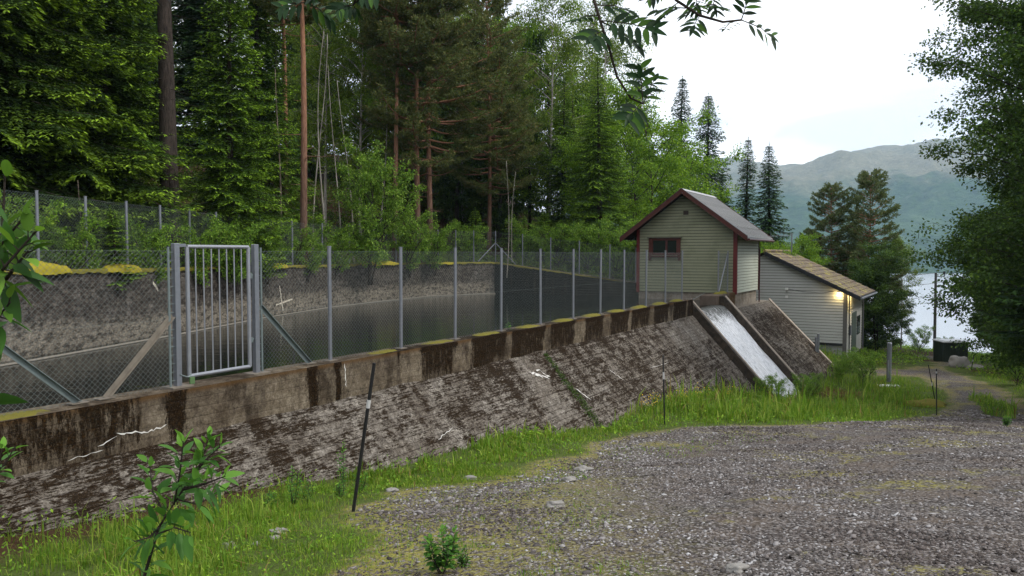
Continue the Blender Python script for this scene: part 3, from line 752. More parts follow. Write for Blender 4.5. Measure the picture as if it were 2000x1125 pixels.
moss('moss_edge', [(bpt(t)+back_in(t)*.02-UP*.02, back_in(t)) for t in np.arange(.5, cum[-1]-.3, .12)], .16, .055, M['moss_olive'], 'thin continuous olive moss edge running along the top of the basin wall', 90)
SP = [3, 4, 5, 6, 7, 8, 9, 10, 11, 12]
for j, k in enumerate(SP):
    a, b = PS[k-1], PS[k]; a2, b2 = a+(b-a)*.38, b-(b-a)*.08
    if k in (3,): a2 = a+(b-a)*.5
    nm = ['third', 'fourth', 'fifth', 'sixth', 'seventh', 'eighth', 'ninth', 'tenth', 'eleventh', 'twelfth', 'thirteenth']
    moss('moss_cushion', [(D(s, -.02, PTOP), -OUT) for s in np.linspace(a2, b2, 16)], .40, .030+.007*j, M['moss_olive'], 'olive moss strip on the dam top just before the %s fence post from the gate' % nm[j], 60+j)
moss('moss_cushion', [(D(s, .0, PTOP), -OUT) for s in np.linspace(fx2s(20)-.8, fx2s(95), 16)], .42, .03, M['moss_olive'], 'thin brown moss strip on the dam top at the left edge of the photo', 80)
moss('moss_cushion', [(D(s, -.1, -1.90), -OUT) for s in np.linspace(31.4, 33.0, 12)], .45, .13, M['moss_olive'], 'moss cushion on the pier beside the house corner', 81)

# ------------------------------------------------------------------ fences
def wire_panel(L, H, base0, base1, cell=.075, r=.0017):
    """chain link on a panel of length L, height H, foot height base0..base1; local x along, z up. returns V, Q"""
    lines = []
    st = cell
    n = int((L+H)/st)+1
    for k in range(-int(H/st)-1, int(L/st)+2):
        x0 = k*st
        a0, a1 = max(0, -x0), min(H, L-x0)
        if a1 > a0+.02: lines.append(((x0+a0, a0), (x0+a1, a1)))
        x0 = k*st+H
        a0, a1 = max(0, x0-L), min(H, x0)
        if a1 > a0+.02: lines.append(((x0-a0, a0), (x0-a1, a1)))
    lines += [((0, H-.01), (L, H-.01)), ((0, H*.5), (L, H*.5)), ((0, .03), (L, .03))]
    Ls = np.array(lines); A = Ls[:, 0]; B = Ls[:, 1]
    z = lambda p: p[:, 1]+base0+(base1-base0)*p[:, 0]/L
    A3 = np.c_[A[:, 0], np.zeros(len(A)), z(A)]; B3 = np.c_[B[:, 0], np.zeros(len(A)), z(B)]
    d = B3-A3; d /= np.linalg.norm(d, axis=1)[:, None]; n1 = np.cross(d, [0, 1, 0]); n2 = np.tile([0, 1., 0], (len(A), 1))
    V = []
    for p in (A3, B3):
        for k in range(3):
            th = 2*math.pi*k/3; V.append(p+r*(math.cos(th)*n1+math.sin(th)*n2))
    V = np.stack(V, 1).reshape(-1, 3); N = len(A); b = np.arange(N)*6
    Q = np.concatenate([np.c_[b+k, b+(k+1) % 3, b+3+(k+1) % 3, b+3+k] for k in range(3)])
    return V, Q
def add_panel(parent, p0, p1, H, org, cell=.075, r=.0017, name='wire_mesh'):
    p0, p1 = np.asarray(p0), np.asarray(p1); dv = p1-p0; L = float(np.hypot(dv[0], dv[1]))
    V, Q = wire_panel(L, H, 0, dv[2], cell, r)
    u = np.array([dv[0]/L, dv[1]/L, 0]); nn = np.array([-u[1], u[0], 0])
    Wd = p0-org+V[:, :1]*u+V[:, 1:2]*nn+V[:, 2:]*np.array([0, 0, 1])
    return link(name, mesh_np(name, Wd, Q), M['wire'], parent)
def add_post(parent, p, H, org, r=.034, name='post', lean=(0, 0)):
    mb = MB(); top = p+np.array([lean[0], lean[1], H])
    mb.tube([p-np.array([0, 0, .02]), top], r, 10); mb.tube([top, top+np.array([0, 0, .02])], r*1.12, 10)
    o = mb.build(name, M['galv'], parent, org=org, smooth=False)
    mb = MB(); mb.box(p+np.array([0, 0, .008]), .20, .16, .016, DIRN, OUT, UP); mb.build('base_plate', M['brace_rust'], o, org=org)
    return o
ff = empty('chain_link_fence', D(12, 0, PTOP), 'galvanised chain link fence standing on the near dam top', 'fence'); FO = np.array(ff.location)
fd = -.02
PSX = [fx2s(-330), fx2s(-60)]+[fx2s(337)] 
def fp(s): return D(s, fd, PTOP)
allp = [PSX[0]-2, PSX[0], PSX[1], PS[0]-.06]
for s in allp[:3]: add_post(ff, fp(s), 2.0, FO)
for s in PS[2:]: add_post(ff, fp(s), 2.0, FO, lean=(rr.uniform(-.015, .015), rr.uniform(-.01, .01)))
for a, b in zip(allp[:-1], allp[1:]): add_panel(ff, fp(a), fp(b), 1.93, FO)
rs_ = [PS[1]+.07]+PS[2:]
for a, b in zip(rs_[:-1], rs_[1:]): add_panel(ff, fp(a), fp(b), 1.93, FO)
# square end posts beside the gate with mesh-tension bars and braces
def sqpost(s, w=.085):
    mb = MB(); mb.obox(fp(s)-DIRN*w/2-OUT*w/2, DIRN*w, OUT*w, UP*2.03)
    o = mb.build('post', M['galv'], ff, .008, org=FO)
    mb = MB(); mb.box(fp(s)+UP*.01, .34, .26, .02, DIRN, OUT); mb.build('base_plate', M['brace_rust'], o, org=FO)
sqpost(PS[0]); sqpost(PS[1])
for s, sg in ((PS[0]-.115, -1), (PS[1]+.115, 1)):
    mb = MB(); mb.tube([fp(s), fp(s)+UP*1.98], .018, 8)
    for z in np.arange(.1, 1.95, .12): mb.tube([fp(s)+UP*z, fp(s)+UP*z-DIRN*sg*.10], .006, 5)
    mb.build('tension_bar', M['brace'], ff, org=FO)
def brace(sa, za, sb, mat, off=.0, w=.035, par=ff, O=FO):
    a = D(sa, fd+off, PTOP+za); b = D(sb, fd+off, PTOP+.02); mb = MB(); v = b-a; n = np.cross(v/np.linalg.norm(v), OUT); n /= np.linalg.norm(n)
    mb.obox(a-n*w-OUT*.004, v, n*2*w, OUT*.008); mb.obox(a-n*w+OUT*.004, v, n*.008, OUT*.05)
    o = mb.build('brace', mat, par, org=O)
    mb = MB(); mb.box(b, .22, .14, .012, DIRN, OUT); mb.build('foot_plate', M['brace_rust'], o, org=O)
brace(PS[0]-.08, 1.02, fx2s(200), M['brace_rust']); brace(PS[1]+.08, 1.05, fx2s(603), M['brace'])
brace(PSX[1]+.05, 1.05, fx2s(147), M['brace'])
# steel gate
gt = empty('steel_gate', D((PS[0]+PS[1])/2, fd, PTOP), 'grey steel bar gate in the fence on the dam top', 'gate'); GO = np.array(gt.location)
ga, gb = PS[0]+.19, PS[1]-.13
g0, g1 = .13, 1.985
mb = MB(); mb.tube([fp(ga)+UP*g0, fp(ga)+UP*g1], .030, 10); mb.tube([fp(gb)+UP*g0, fp(gb)+UP*g1], .030, 10)
mb.tube([fp(ga)+UP*g1, fp(gb)+UP*g1], .028, 10); mb.tube([fp(ga)+UP*g0, fp(gb)+UP*g0], .028, 10); mb.build('gate_frame', M['galv_light'], gt, org=GO)
for k in range(1, 8):
    s = ga+(gb-ga)*k/8; mb = MB(); mb.tube([fp(s)+UP*g0, fp(s)+UP*g1], .0105, 6); mb.build('gate_bar', M['galv_light'], gt, org=GO)
for z in (.55, 1.55):
    mb = MB(); mb.tube([fp(gb)+UP*z, fp(PS[1]-.05)+UP*z], .012, 6); mb.tube([fp(gb+.05)+UP*(z-.05), fp(gb+.05)+UP*(z+.03)], .02, 8); mb.build('hinge', M['brace'], gt, org=GO)
mb = MB(); mb.tube([fp(PS[0])+UP*.18+OUT*.05+DIRN*(.03*math.sin(t)) +DIRN*t*.055-UP*.05*math.sin(t*.8) for t in np.linspace(0, 3.6, 12)], .010, 5); mb.build('chain', M['brace'], gt, org=GO)
mb = MB(); mb.obox(fp(PS[0])+DIRN*.16+OUT*.03+UP*.02, DIRN*.08, OUT*.03, UP*.10); mb.build('padlock', m_plain('green_padlock', (.07, .13, .05), .5), gt, .006, org=GO)
mb = MB(); mb.obox(fp(PS[0])+UP*1.98-OUT*.02, DIRN*.16, OUT*.04, UP*.045); mb.build('latch_arm', M['galv'], gt, org=GO)

# little return fence between pier and hut
sf = empty('chain_link_fence', D(32.2, -.1, -1.9), 'short piece of chain link fence with a brace between the spillway and the hut corner', 'fence'); SO = np.array(sf.location)
a = D(31.85, -.12, -1.90); b = D(33.62, -.12, -1.90)
add_post(sf, a, 2.03, SO); add_post(sf, b, 2.03, SO); add_panel(sf, a, b, 1.93, SO)
mb = MB(); mb.tube([b+UP*1.9-DIRN*.05, a+UP*.1+DIRN*.12], .026, 8); mb.build('brace', M['galv'], sf, org=SO)

# back fence
bf = empty('chain_link_fence', (-9.9, 28, -.4), 'galvanised chain link fence along the mossy far wall of the basin', 'fence'); BFO = np.array(bf.location)
BPX = [20, 95, 188, 266, 331, 387, 438, 482, 522, 583, 640, 692, 739, 782, 824, 860, 895, 930, 966, 1016, 1071, 1127, 1187, 1238]
def bp_(t): return bpt(t, .26)-np.array([0, 0, .0])
bts = [max(.2, bray(20)-6), bray(20)-4, bray(20)-2]+[bray(x) for x in BPX]
for t in bts: add_post(bf, bp_(t), 1.85, BFO, .036)
for a, b in zip(bts[:-1], bts[1:]): add_panel(bf, bp_(a), bp_(b), 1.80, BFO, .085, .0019)
tcn = bray(966); pc = bp_(tcn)
for dt in (-1.0, 1.3):
    mb = MB(); mb.tube([pc+UP*1.15, bp_(tcn+dt)+UP*.05], .025, 6); mb.build('brace', M['galv'], bf, org=BFO)

# ------------------------------------------------------------------ hut on the dam
def siding(mbx, o, u, n, ext, z0, z1, bh, proud=.022):
    """lapped boards: o origin (z=0 level), u along, n outward, ext(z)->(u0,u1)"""
    z = z0; k = 0
    while z < z1-.005:
        zt = min(z+bh, z1); a0, a1 = ext(z); b0, b1 = ext(zt)
        if a1-a0 > .02:
            pb = proud; f = lambda uu, zz, pr: o+u*uu+n*(pr+.02)+UP*zz; zt -= .024
            mbx.quad(f(a0, z, pb), f(a1, z, pb), f(b1, zt, .003), f(b0, zt, .003), [(a0+k*3.7, z), (a1+k*3.7, z), (b1+k*3.7, zt), (b0+k*3.7, zt)])
            mbx.quad(f(a0, z, -.018), f(a1, z, -.018), f(a1, z, pb), f(a0, z, pb), [(a0, z), (a1, z), (a1, z), (a0, z)]); mbx.quad(f(b0, zt, .003), f(b1, zt, .003), f(b1, zt, -.018), f(b0, zt, -.018), [(a0, z), (a1, z), (a1, z), (a0, z)])
            mbx.quad(f(a0, z, 0), f(a0, z, pb), f(b0, zt, .003), f(b0, zt, 0)); mbx.quad(f(a1, z, pb), f(a1, z, 0), f(b1, zt, 0), f(b1, zt, .003))
        z = zt+.024; k += 1
HS, HW, HL = 33.9, 5.15, 5.0
H0 = D(HS, .22, 0)       # front right corner; u goes left (inward), a along dam
INW = -OUT
hut = empty('gatehouse_hut', D(HS+HL/2, .22-HW/2, -1.95), 'small khaki boarded hut with red corner boards standing on the dam end', 'hut'); HO = np.array(hut.location)
zb, ze = -1.95, 1.22
slope = (3.10-1.18)/(HW/2+.0)
zr = ze+HW/2*.74
def ext_g(z): 
    k = max(0, (z-ze)/.74); return (k, HW-k)
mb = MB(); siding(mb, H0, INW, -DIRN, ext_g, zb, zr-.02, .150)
mb.build('front_wall', M['side_olive_shade'], hut, org=HO)
mb = MB(); mb.poly([H0+UP*zb, H0+INW*HW+UP*zb, H0+INW*HW+UP*ze, H0+INW*HW/2+UP*zr, H0+UP*ze]); mb.quad(H0+UP*zb, H0+DIRN*HL+UP*zb, H0+DIRN*HL+UP*ze, H0+UP*ze); mb.build('gap_shade_backing', M['dark'], hut, org=HO)  # dark sheet behind the board gaps, painting in their shadow and dirt lines
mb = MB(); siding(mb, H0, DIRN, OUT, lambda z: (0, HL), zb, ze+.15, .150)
mb.build('side_wall', M['side_lit'], hut, org=HO)
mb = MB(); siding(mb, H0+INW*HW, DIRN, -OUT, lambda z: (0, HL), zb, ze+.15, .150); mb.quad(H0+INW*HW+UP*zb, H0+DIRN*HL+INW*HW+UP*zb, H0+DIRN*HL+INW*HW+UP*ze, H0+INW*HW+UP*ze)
B0 = H0+DIRN*HL; mb.poly([B0+UP*zb, B0+UP*ze, B0+INW*HW/2+UP*zr, B0+INW*HW+UP*ze, B0+INW*HW+UP*zb]); mb.build('side_wall', M['side_lit'], hut, org=HO)
mb = MB(); mb.obox(H0+DIRN*.06+INW*.06+UP*-2.9, DIRN*(HL-.12), INW*(HW-.12), UP*(.95)); mb.build('foundation', M['c_plain'], hut, org=HO)
for uu, mt in ((-.035, 'red'), (HW-.135, 'red')):
    mb = MB(); mb.obox(H0+INW*uu-DIRN*.065+UP*(zb-.06), INW*.17, DIRN*.06, UP*(ze-zb+.2)); mb.build('corner_board', M[mt], hut, org=HO)
mb = MB(); mb.obox(H0+OUT*.036-DIRN*.065+UP*(zb-.06), DIRN*.13, OUT*.022, UP*(ze-zb+.2)); mb.build('corner_board', M['red'], hut, org=HO)
mb = MB(); mb.obox(H0+OUT*.030+DIRN*(HL-.12)+UP*(zb-.04), DIRN*.14, OUT*.024, UP*(ze-zb+.2)); mb.build('corner_board', M['red_dark'], hut, org=HO)
# roof: two slopes; overhang front .55, sides .62, back .4
OF, OS, OBk, TH = .70, .68, .45, .10
rs1 = np.array([0, 0, 1.])
def rp_(a, w, up=0.): # a along ridge from front wall, w from right wall inward
    h = min(w, HW-w); return H0+DIRN*a+INW*w+UP*(ze+h*.74+.03+up)
def roof_side(sgn, name):
    w_e = -OS if sgn > 0 else HW+OS; mid = HW/2
    mbr = MB(); a0, a1 = -OF, HL+OBk
    A, B, C_, D_ = rp_(a0, w_e, TH), rp_(a1, w_e, TH), rp_(a1, mid, TH), rp_(a0, mid, TH)
    lo = [p-UP*TH for p in (A, B, C_, D_)]; Ls = float(np.linalg.norm(A-D_))
    mbr.quad(A, B, C_, D_, [(0, 0), (a1-a0, 0), (a1-a0, Ls), (0, Ls)])
    mbr.quad(A, B, lo[1], lo[0]); mbr.quad(B, C_, lo[2], lo[1]); mbr.quad(D_, A, lo[0], lo[3])
    nrm = np.cross(B-A, D_-A); nrm /= np.linalg.norm(nrm); nrm = nrm if nrm[2] > 0 else -nrm
    for k in range(1, 20):      # standing ribs
        a = a0+(a1-a0)*k/20; p, qq = rp_(a, w_e, TH), rp_(a, mid, TH); mbr.obox(p-DIRN*.012, DIRN*.024, qq-p, nrm*.028)
    o = mbr.build(name, M['roof_metal'], hut, org=HO)
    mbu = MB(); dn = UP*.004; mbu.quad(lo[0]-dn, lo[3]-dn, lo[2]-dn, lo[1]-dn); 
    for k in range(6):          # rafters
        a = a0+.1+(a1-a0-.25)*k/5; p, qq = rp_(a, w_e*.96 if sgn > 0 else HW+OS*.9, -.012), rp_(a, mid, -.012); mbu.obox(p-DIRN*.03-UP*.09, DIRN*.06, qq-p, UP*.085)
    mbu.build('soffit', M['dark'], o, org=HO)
    return o
roofR = roof_side(1, 'roof'); roofL = roof_side(-1, 'roof')
mb = MB(); rgd = rp_(-OF-.02, HW/2, TH+.012); mb.obox(rgd-OUT*.16, DIRN*(HL+OF+OBk+.04), OUT*.16+UP*.0, UP*.02); 
mb.obox(rp_(-OF-.02, HW/2-.16, TH+.032), DIRN*(HL+OF+OBk+.04), INW*.16+UP*.118, UP*.012); mb.obox(rp_(-OF-.02, HW/2, TH+.034), DIRN*(HL+OF+OBk+.04), INW*.16-UP*.118, UP*.012); mb.build('ridge_cap', M['roof_metal'], hut, org=HO)
for sgn in (1, -1):
    w_e = -OS-.03 if sgn > 0 else HW+OS+.03
    for aa, nm in ((-OF-.05, 'barge_board'), (HL+OBk, 'barge_board')):
        p, qq = rp_(aa, w_e, TH-.22), rp_(aa, HW/2, TH-.22); mb = MB()
        mb.obox(p, DIRN*.035, qq-p, UP*.235); mb.obox(p-DIRN*.02+UP*.15, DIRN*.02, qq-p, UP*.10); mb.build(nm, M['red_dark'], hut, org=HO)
        if aa < 0:
            mb = MB(); mb.obox(p-DIRN*.03+UP*.255, DIRN*.09, qq-p, UP*.015); mb.build('black_flashing', M['black'], hut, org=HO)
# gutter, downpipe
mb = MB(); g_a = rp_(-OF+.1, -OS-.06, .0); g_b = rp_(HL+OBk, -OS-.06, .0); mb.tube([g_a, g_b], .055, 8); mb.build('gutter', M['pipe'], hut, org=HO)
dp = H0+DIRN*(HL-.0)+OUT*.09
mb = MB(); mb.tube([rp_(HL+.1, -OS-.06, -.03), dp+OUT*.42+UP*1.0, dp+UP*.72, dp+UP*.2, dp+UP*-3.3], .04, 8); mb.build('downpipe', M['pipe'], hut, org=HO)
# window in the gable, high on the left
def front(uu, z, pr=0.): return H0+INW*uu-DIRN*pr+UP*z
wu0, wu1, wz0, wz1 = 2.80, 4.50, -.06, .80
mb = MB(); mb.obox(front(wu0, wz0, .10), INW*(wu1-wu0), DIRN*.08, UP*.12); mb.obox(front(wu0, wz1-.10, .10), INW*(wu1-wu0), DIRN*.08, UP*.11)
for a in (wu0, wu1-.16): mb.obox(front(a, wz0-.16, .125), INW*.16, DIRN*.03, UP*(wz1-wz0+.20))
mb.obox(front(wu0+.16, wz0+.12, .09), INW*.06, DIRN*.06, UP*(wz1-wz0-.22)); mb.obox(front(wu0+.70, wz0+.12, .095), INW*.10, DIRN*.06, UP*(wz1-wz0-.22)); mb.obox(front(wu1-.22, wz0+.12, .09), INW*.06, DIRN*.06, UP*(wz1-wz0-.22))
win = mb.build('window', M['red_dark'], hut, org=HO)
mb = MB(); mb.obox(front(wu0+.05, wz0+.1, .05), INW*(wu1-wu0-.1), DIRN*.02, UP*(wz1-wz0-.18)); mb.build('pane', M['glass'], win, org=HO)
mb = MB(); mb.obox(front(wu0-.07, wz1+.02, .19), INW*(wu1-wu0+.14), DIRN*.17, UP*.03); mb.build('drip_board', M['dark'], win, org=HO)
mb = MB(); mb.obox(front(wu0+.02, wz0-.10, .20), INW*(wu1-wu0-.04), DIRN*.18, UP*.06); mb.obox(front(wu0+.0, wz0-.28, .15), INW*.12, DIRN*.13, UP*.18); mb.obox(front(wu1-.12, wz0-.28, .15), INW*.12, DIRN*.13, UP*.18); mb.build('window_shelf', M['red_dark'], win, org=HO)
mb = MB(); mb.obox(front(2.42, 2.0, .06), INW*.26, DIRN*.04, UP*.20); mb.build('vent', M['dark'], hut, org=HO)
# water pipe rail across the spillway
mb = MB(); mb.tube([D(26.3, .0, -1.86), D(28.4, -.3, -1.98), D(30.6, -.4, -1.80)], .008, 5)
tag(mb.build('slack_wire', M['brace']), 'thin slack wire across the spillway mouth', 'wire')
mb = MB(); mb.obox(D(27.0, -1.35, -2.75), DIRN*3.1, OUT*.22, UP*.30)
tag(mb.build('spillway_beam', M['c_ret']), 'low wet concrete beam behind the spillway lip', 'beam')

# ------------------------------------------------------------------ powerhouse
p2 = P(1657, 566, 45.); E2 = float(p2[2])
K0 = np.array([19.62, 45., 0.])
ang2 = R(-31.0)                    # its long axis
A2 = np.array([math.sin(-ang2), math.cos(ang2), 0.]); O2 = np.array([A2[1], -A2[0], 0]); I2 = -O2
HW2, HL2 = 9.0, 7.2; RW = 4.62; SLP = .485
ze2 = -2.22; zf2 = -5.28; zg2 = h1(*K0[:2])-.6
ph = empty('powerhouse', K0+I2*4+A2*3+UP*zf2, 'light grey clad building with a mossy tiled roof behind the sloping dam end', 'building'); PO = np.array(ph.location)
def ext2(z): k = max(0, (z-ze2)/SLP); return (k, HW2-max(0, (z-ze2)/(SLP*RW/(HW2-RW))))
zr2 = ze2+RW*SLP
mb = MB(); siding(mb, K0, I2, -A2, ext2, zf2, zr2-.02, .172, .030); mb.build('gable_wall', M['side_white'], ph, org=PO)
mb = MB(); mb.poly([K0+UP*zf2, K0+I2*HW2+UP*zf2, K0+I2*HW2+UP*ze2, K0+I2*RW+UP*zr2, K0+UP*ze2]); mb.quad(K0+UP*zg2, K0+A2*HL2+UP*zg2, K0+A2*HL2+UP*ze2, K0+UP*ze2); mb.build('gap_shade_backing', M['dark'], ph, org=PO)  # dark sheet again, darkening the cladding gaps like shadow and dirt
mb = MB(); siding(mb, K0, A2, O2, lambda z: (0, HL2), zg2+.5, ze2, .172, .030); mb.build('side_wall', M['side_white'], ph, org=PO)
mb = MB(); mb.quad(K0+A2*HL2+UP*zg2, K0+A2*HL2+I2*HW2+UP*zg2, K0+A2*HL2+I2*HW2+UP*ze2, K0+A2*HL2+UP*ze2); mb.quad(K0+I2*HW2+UP*zg2, K0+I2*HW2+A2*HL2+UP*zg2, K0+I2*HW2+A2*HL2+UP*ze2, K0+I2*HW2+UP*ze2)
mb.poly([K0+A2*HL2+UP*ze2, K0+A2*HL2+I2*RW+UP*zr2, K0+A2*HL2+I2*HW2+UP*ze2]); mb.build('rear_wall', M['side_white'], ph, org=PO)
mb = MB(); mb.obox(K0+I2*.02+A2*.02+UP*(zg2-1), I2*(HW2-.04), A2*(HL2-.04), UP*(zf2-.0-zg2+1.)); mb.build('foundation', m_plain('smooth_grey_foundation', (.27, .27, .265), .85, 0, .2, 3, .15), ph, org=PO)
mb = MB(); mb.obox(K0-A2*.08-O2*.0+UP*(zf2-.14), I2*HW2, A2*.075, UP*.15); mb.build('base_trim', M['black'], ph, org=PO)
mb = MB(); mb.obox(K0-A2*.085+O2*.05+UP*(zg2+.2), I2*.20, A2*.08, UP*(ze2-zg2-.2)); mb.obox(K0+O2*.034-A2*.085+UP*(zg2+.2), A2*.15, O2*.025, UP*(ze2-zg2-.2)); mb.build('corner_board', m_plain('dark_grey_corner_board', (.10, .095, .09), .7), ph, org=PO)
# roof with stepped tile courses
def r2(a, w, up=0.): return K0+A2*a+I2*w+UP*(ze2+min(w, (RW+(RW-w)*RW/(HW2-RW)) if w > RW else w)*SLP+.12+up)
a0, a1 = -.42, HL2+.4
mb = MB(); NC = 13; we = -.78
for k in range(NC):
    w0 = we+(RW-we)*k/NC; w1 = we+(RW-we)*(k+1)/NC+.05; t = .055
    ntile = 26
    for j in range(ntile):
        aa, ab = a0+(a1-a0)*j/ntile, a0+(a1-a0)*(j+1)/ntile-.012; jz = rr.uniform(-.006, .006)
        p = [r2(aa, w0, t+jz), r2(ab, w0, t+jz), r2(ab, w1, .004+jz), r2(aa, w1, .004+jz)]
        mb.quad(*p); mb.quad(p[1], p[0], p[0]-UP*.07, p[1]-UP*.07); mb.quad(p[0], p[3], p[3]-UP*.06, p[0]-UP*.06)
roof2 = mb.build('roof', M['roof_tile'], ph, org=PO)
mb = MB(); mb.quad(r2(a0, we, -.03), r2(a1, we, -.03), r2(a1, RW, -.03), r2(a0, RW, -.03)); mb.quad(r2(a0, RW), r2(a1, RW), r2(a1, HW2+.5), r2(a0, HW2+.5)); mb.build('roof_underlay', M['dark'], roof2, org=PO)
mb = MB(); mb.tube([r2(a0, RW, .05), r2(a1, RW, .05)], .09, 8); mb.build('ridge_tiles', M['roof_tile'], roof2, org=PO)
mb = MB(); pA, pB = r2(a0-.03, we, -.22), r2(a0-.03, RW, -.22); mb.obox(pA, A2*.03, pB-pA, UP*.24); mb.obox(pA-A2*.025+UP*.13, A2*.025, pB-pA, UP*.12)
mb.build('barge_board', M['black'], ph, org=PO)
mb = MB(); mb.obox(r2(a0, we-.0, -.16), A2*(a1-a0), O2*.03, UP*.17); mb.build('fascia', M['black'], ph, org=PO)
mb = MB(); mb.tube([r2(a0+.02, we-.09, -.05), r2(a1, we-.09, -.05)], .065, 8); mb.build('gutter', M['galv'], ph, org=PO)
dpx = K0+A2*(HL2-.2)+O2*.14
mb = MB(); mb.tube([r2(HL2-.2, we-.09, -.1), dpx+UP*(ze2-.35), dpx+UP*(zg2+.4)], .05, 8); mb.build('downpipe', M['galv'], ph, org=PO)
dpx = K0+A2*.45+O2*.12
mb = MB(); mb.tube([dpx+UP*(ze2-.1), dpx+UP*(zf2+1.2), dpx+A2*.2+UP*(zf2+1.0), dpx+A2*.2+UP*(zg2+.4)], .035, 6); mb.build('cable_pipe', M['black'], ph, org=PO)
# doors on the lit side
mb = MB(); mb.obox(K0+A2*2.2+O2*.03+UP*(zg2+.65), A2*2.0, O2*.05, UP*2.5); dr = mb.build('door', m_plain('dark_green_door', (.05, .07, .06), .5), ph, org=PO)
mb = MB(); mb.obox(K0+A2*4.7+O2*.03+UP*(zg2+1.6), A2*1.2, O2*.06, UP*1.2); mb.build('window', M['glass'], ph, org=PO)
mb = MB(); mb.obox(K0+A2*.85+O2*.03+UP*(zg2+1.9), A2*.35, O2*.16, UP*.6); mb.build('meter_box', M['galv'], ph, .01, org=PO)
# lamps that are lit
def lamp(pos, name, e, mate):
    mb = MB(); mb.tube([pos, pos-UP*.05], .09, 10); o = mb.build(name, M['white'], ph, org=PO)
    mb = MB(); mb.tube([pos-UP*.055, pos-UP*.13], [.075, .05], 10); b_ = mb.build('bulb', mate, o, org=PO)
    ld = bpy.data.lights.new('lamp_glow', 'POINT'); ld.energy = e; ld.color = (1., .72, .28); ld.shadow_soft_size = .06
    lo = bpy.data.objects.new('lamp_glow', ld); COL.objects.link(lo); lo.location = tuple(pos-UP*.20)
me_ = Mat('warm_lamp'); me_.b.inputs['Emission Color'].default_value = (1, .8, .45, 1); me_.b.inputs['Emission Strength'].default_value = 4; me_.fin((.9, .8, .6), .5)
lamp(K0-A2*.24+I2*.38+UP*(ze2+.02), 'gable_lamp', 13, me_.m)
lamp(K0+A2*1.2+O2*.42+UP*(ze2-.12), 'eave_lamp', 42, me_.m)
mb = MB(); cpos = K0-A2*.12+I2*3.35+UP*(-2.12); mb.box(cpos, .16, .16, .14, A2, O2); mb.tube([cpos, cpos+A2*.1], .04, 6); mb.build('security_camera', M['white'], ph, .01, org=PO)
mb = MB(); mb.tube([cpos+A2*.05, cpos+A2*.07-UP*.14+O2*.9, cpos+A2*.07-UP*.2+O2*2.0, K0-A2*.05+I2*.7+UP*(ze2-.0)], .009, 5); mb.build('lamp_cable', M['black'], ph, org=PO)
mb = MB(); mb.box(K0-A2*.03+I2*3.35+UP*(-2.62), .03, .16, .16, A2, O2); mb.build('cable_cover', M['white'], ph, org=PO)
# thin mast and wires behind the roof
mb = MB(); mm = P(1546, 494, 52.); mb.tube([mm-UP*4.5, mm+UP*1.35], .045, 6)
for k in range(7): q0 = mm+np.array([-.1-.22*k, 0, 1.15+.0*k]); mb.tube([q0, q0+UP*.28], .012, 4)
mb.tube([mm+UP*1.18, mm+np.array([-1.6, 0, 1.12])], .015, 4)
tag(mb.build('wire_mast', M['galv']), 'thin grey mast with short wire pins rising behind the mossy roof', 'mast')

# ------------------------------------------------------------------ small outdoor furniture
def marker(px, pyb, pyt, Y, label, bands, lean=0., r=.019):
    b = P(px, pyb, Y); g = h1(b[0], b[1]); b[2] = g
    t = P(px+lean, pyt, Y-.05 if lean else Y)
    o = empty('snow_marker_pole', b, label, 'marker pole', 'snow marker poles along the gravel'); O = np.array(b)
    mb = MB(); mb.tube([b-(t-b)*.05, t], r, 8); mb.build('shaft', M['pole_black'], o, org=O)
    for (a, c) in bands:
        mb = MB(); mb.tube([b+(t-b)*a, b+(t-b)*c], r*1.12, 8); mb.build('reflective_band', M['pole_white'], o, org=O)
    return o
marker(690, 1010, 709, 9.0, 'tall black marker pole leaning right, nearest the camera in the grass', [(.70, .755)], 41, .021)
marker(1298, 836, 694, 19.3, 'upright black marker pole in front of the middle of the dam', [(.66, .76)], -3)
marker(1829, 817, 720, 27.8, 'upright black marker pole at the grass tip beside the road bend', [(.90, .94)], 0, .022)
marker(1826, 762, 712, 33.5, 'leaning black marker pole just behind the one at the road bend', [(.38, .48)], -13, .022)
marker(1897, 730, 693, 45., 'leaning black marker pole in the verge right of the boulder', [(.55, .68)], 5, .025)
# bollard
bb = P(1736, 735, 38.5); bb[2] = h1(bb[0], bb[1])-.05; bt = P(1735, 669, 38.5)[2]
bo = empty('steel_bollard', bb, 'thick grey steel post standing in the grass beside the building', 'bollard'); O = np.array(bb)
mb = MB(); mb.tube([bb, bb*np.array([1, 1, 0])+UP*(bt-.04)], .115, 14); mb.build('post', M['galv'], bo, org=O)
mb = MB(); mb.tube([bb*np.array([1, 1, 0])+UP*(bt-.04), bb*np.array([1, 1, 0])+UP*bt], [.125, .10], 14); mb.build('cap', M['galv'], bo, org=O)
mb = MB(); mb.obox(bb+np.array([-.13, -.14, .25]), (.05, 0, 0), (0, .03, 0), (0, 0, .9)); mb.build('conduit', M['galv_light'], bo, org=O)
# twin posts behind the slope
bb = P(1594, 690, 41.5); bt = P(1594, 656, 41.5)[2]
tp = empty('twin_posts', (bb[0], bb[1], bb[2]-.6), 'pair of short steel posts rising behind the edge of the sloping concrete', 'posts'); O = np.array(tp.location)
for dx, dz in ((-.08, -.06), (.12, .10)):
    mb = MB(); mb.obox((bb[0]+dx, bb[1]+dx, bb[2]-.9), (.11, 0, 0), (0, .11, 0), (0, 0, bt-bb[2]+.9+dz)); mb.build('post', M['galv'], tp, .01, org=O)
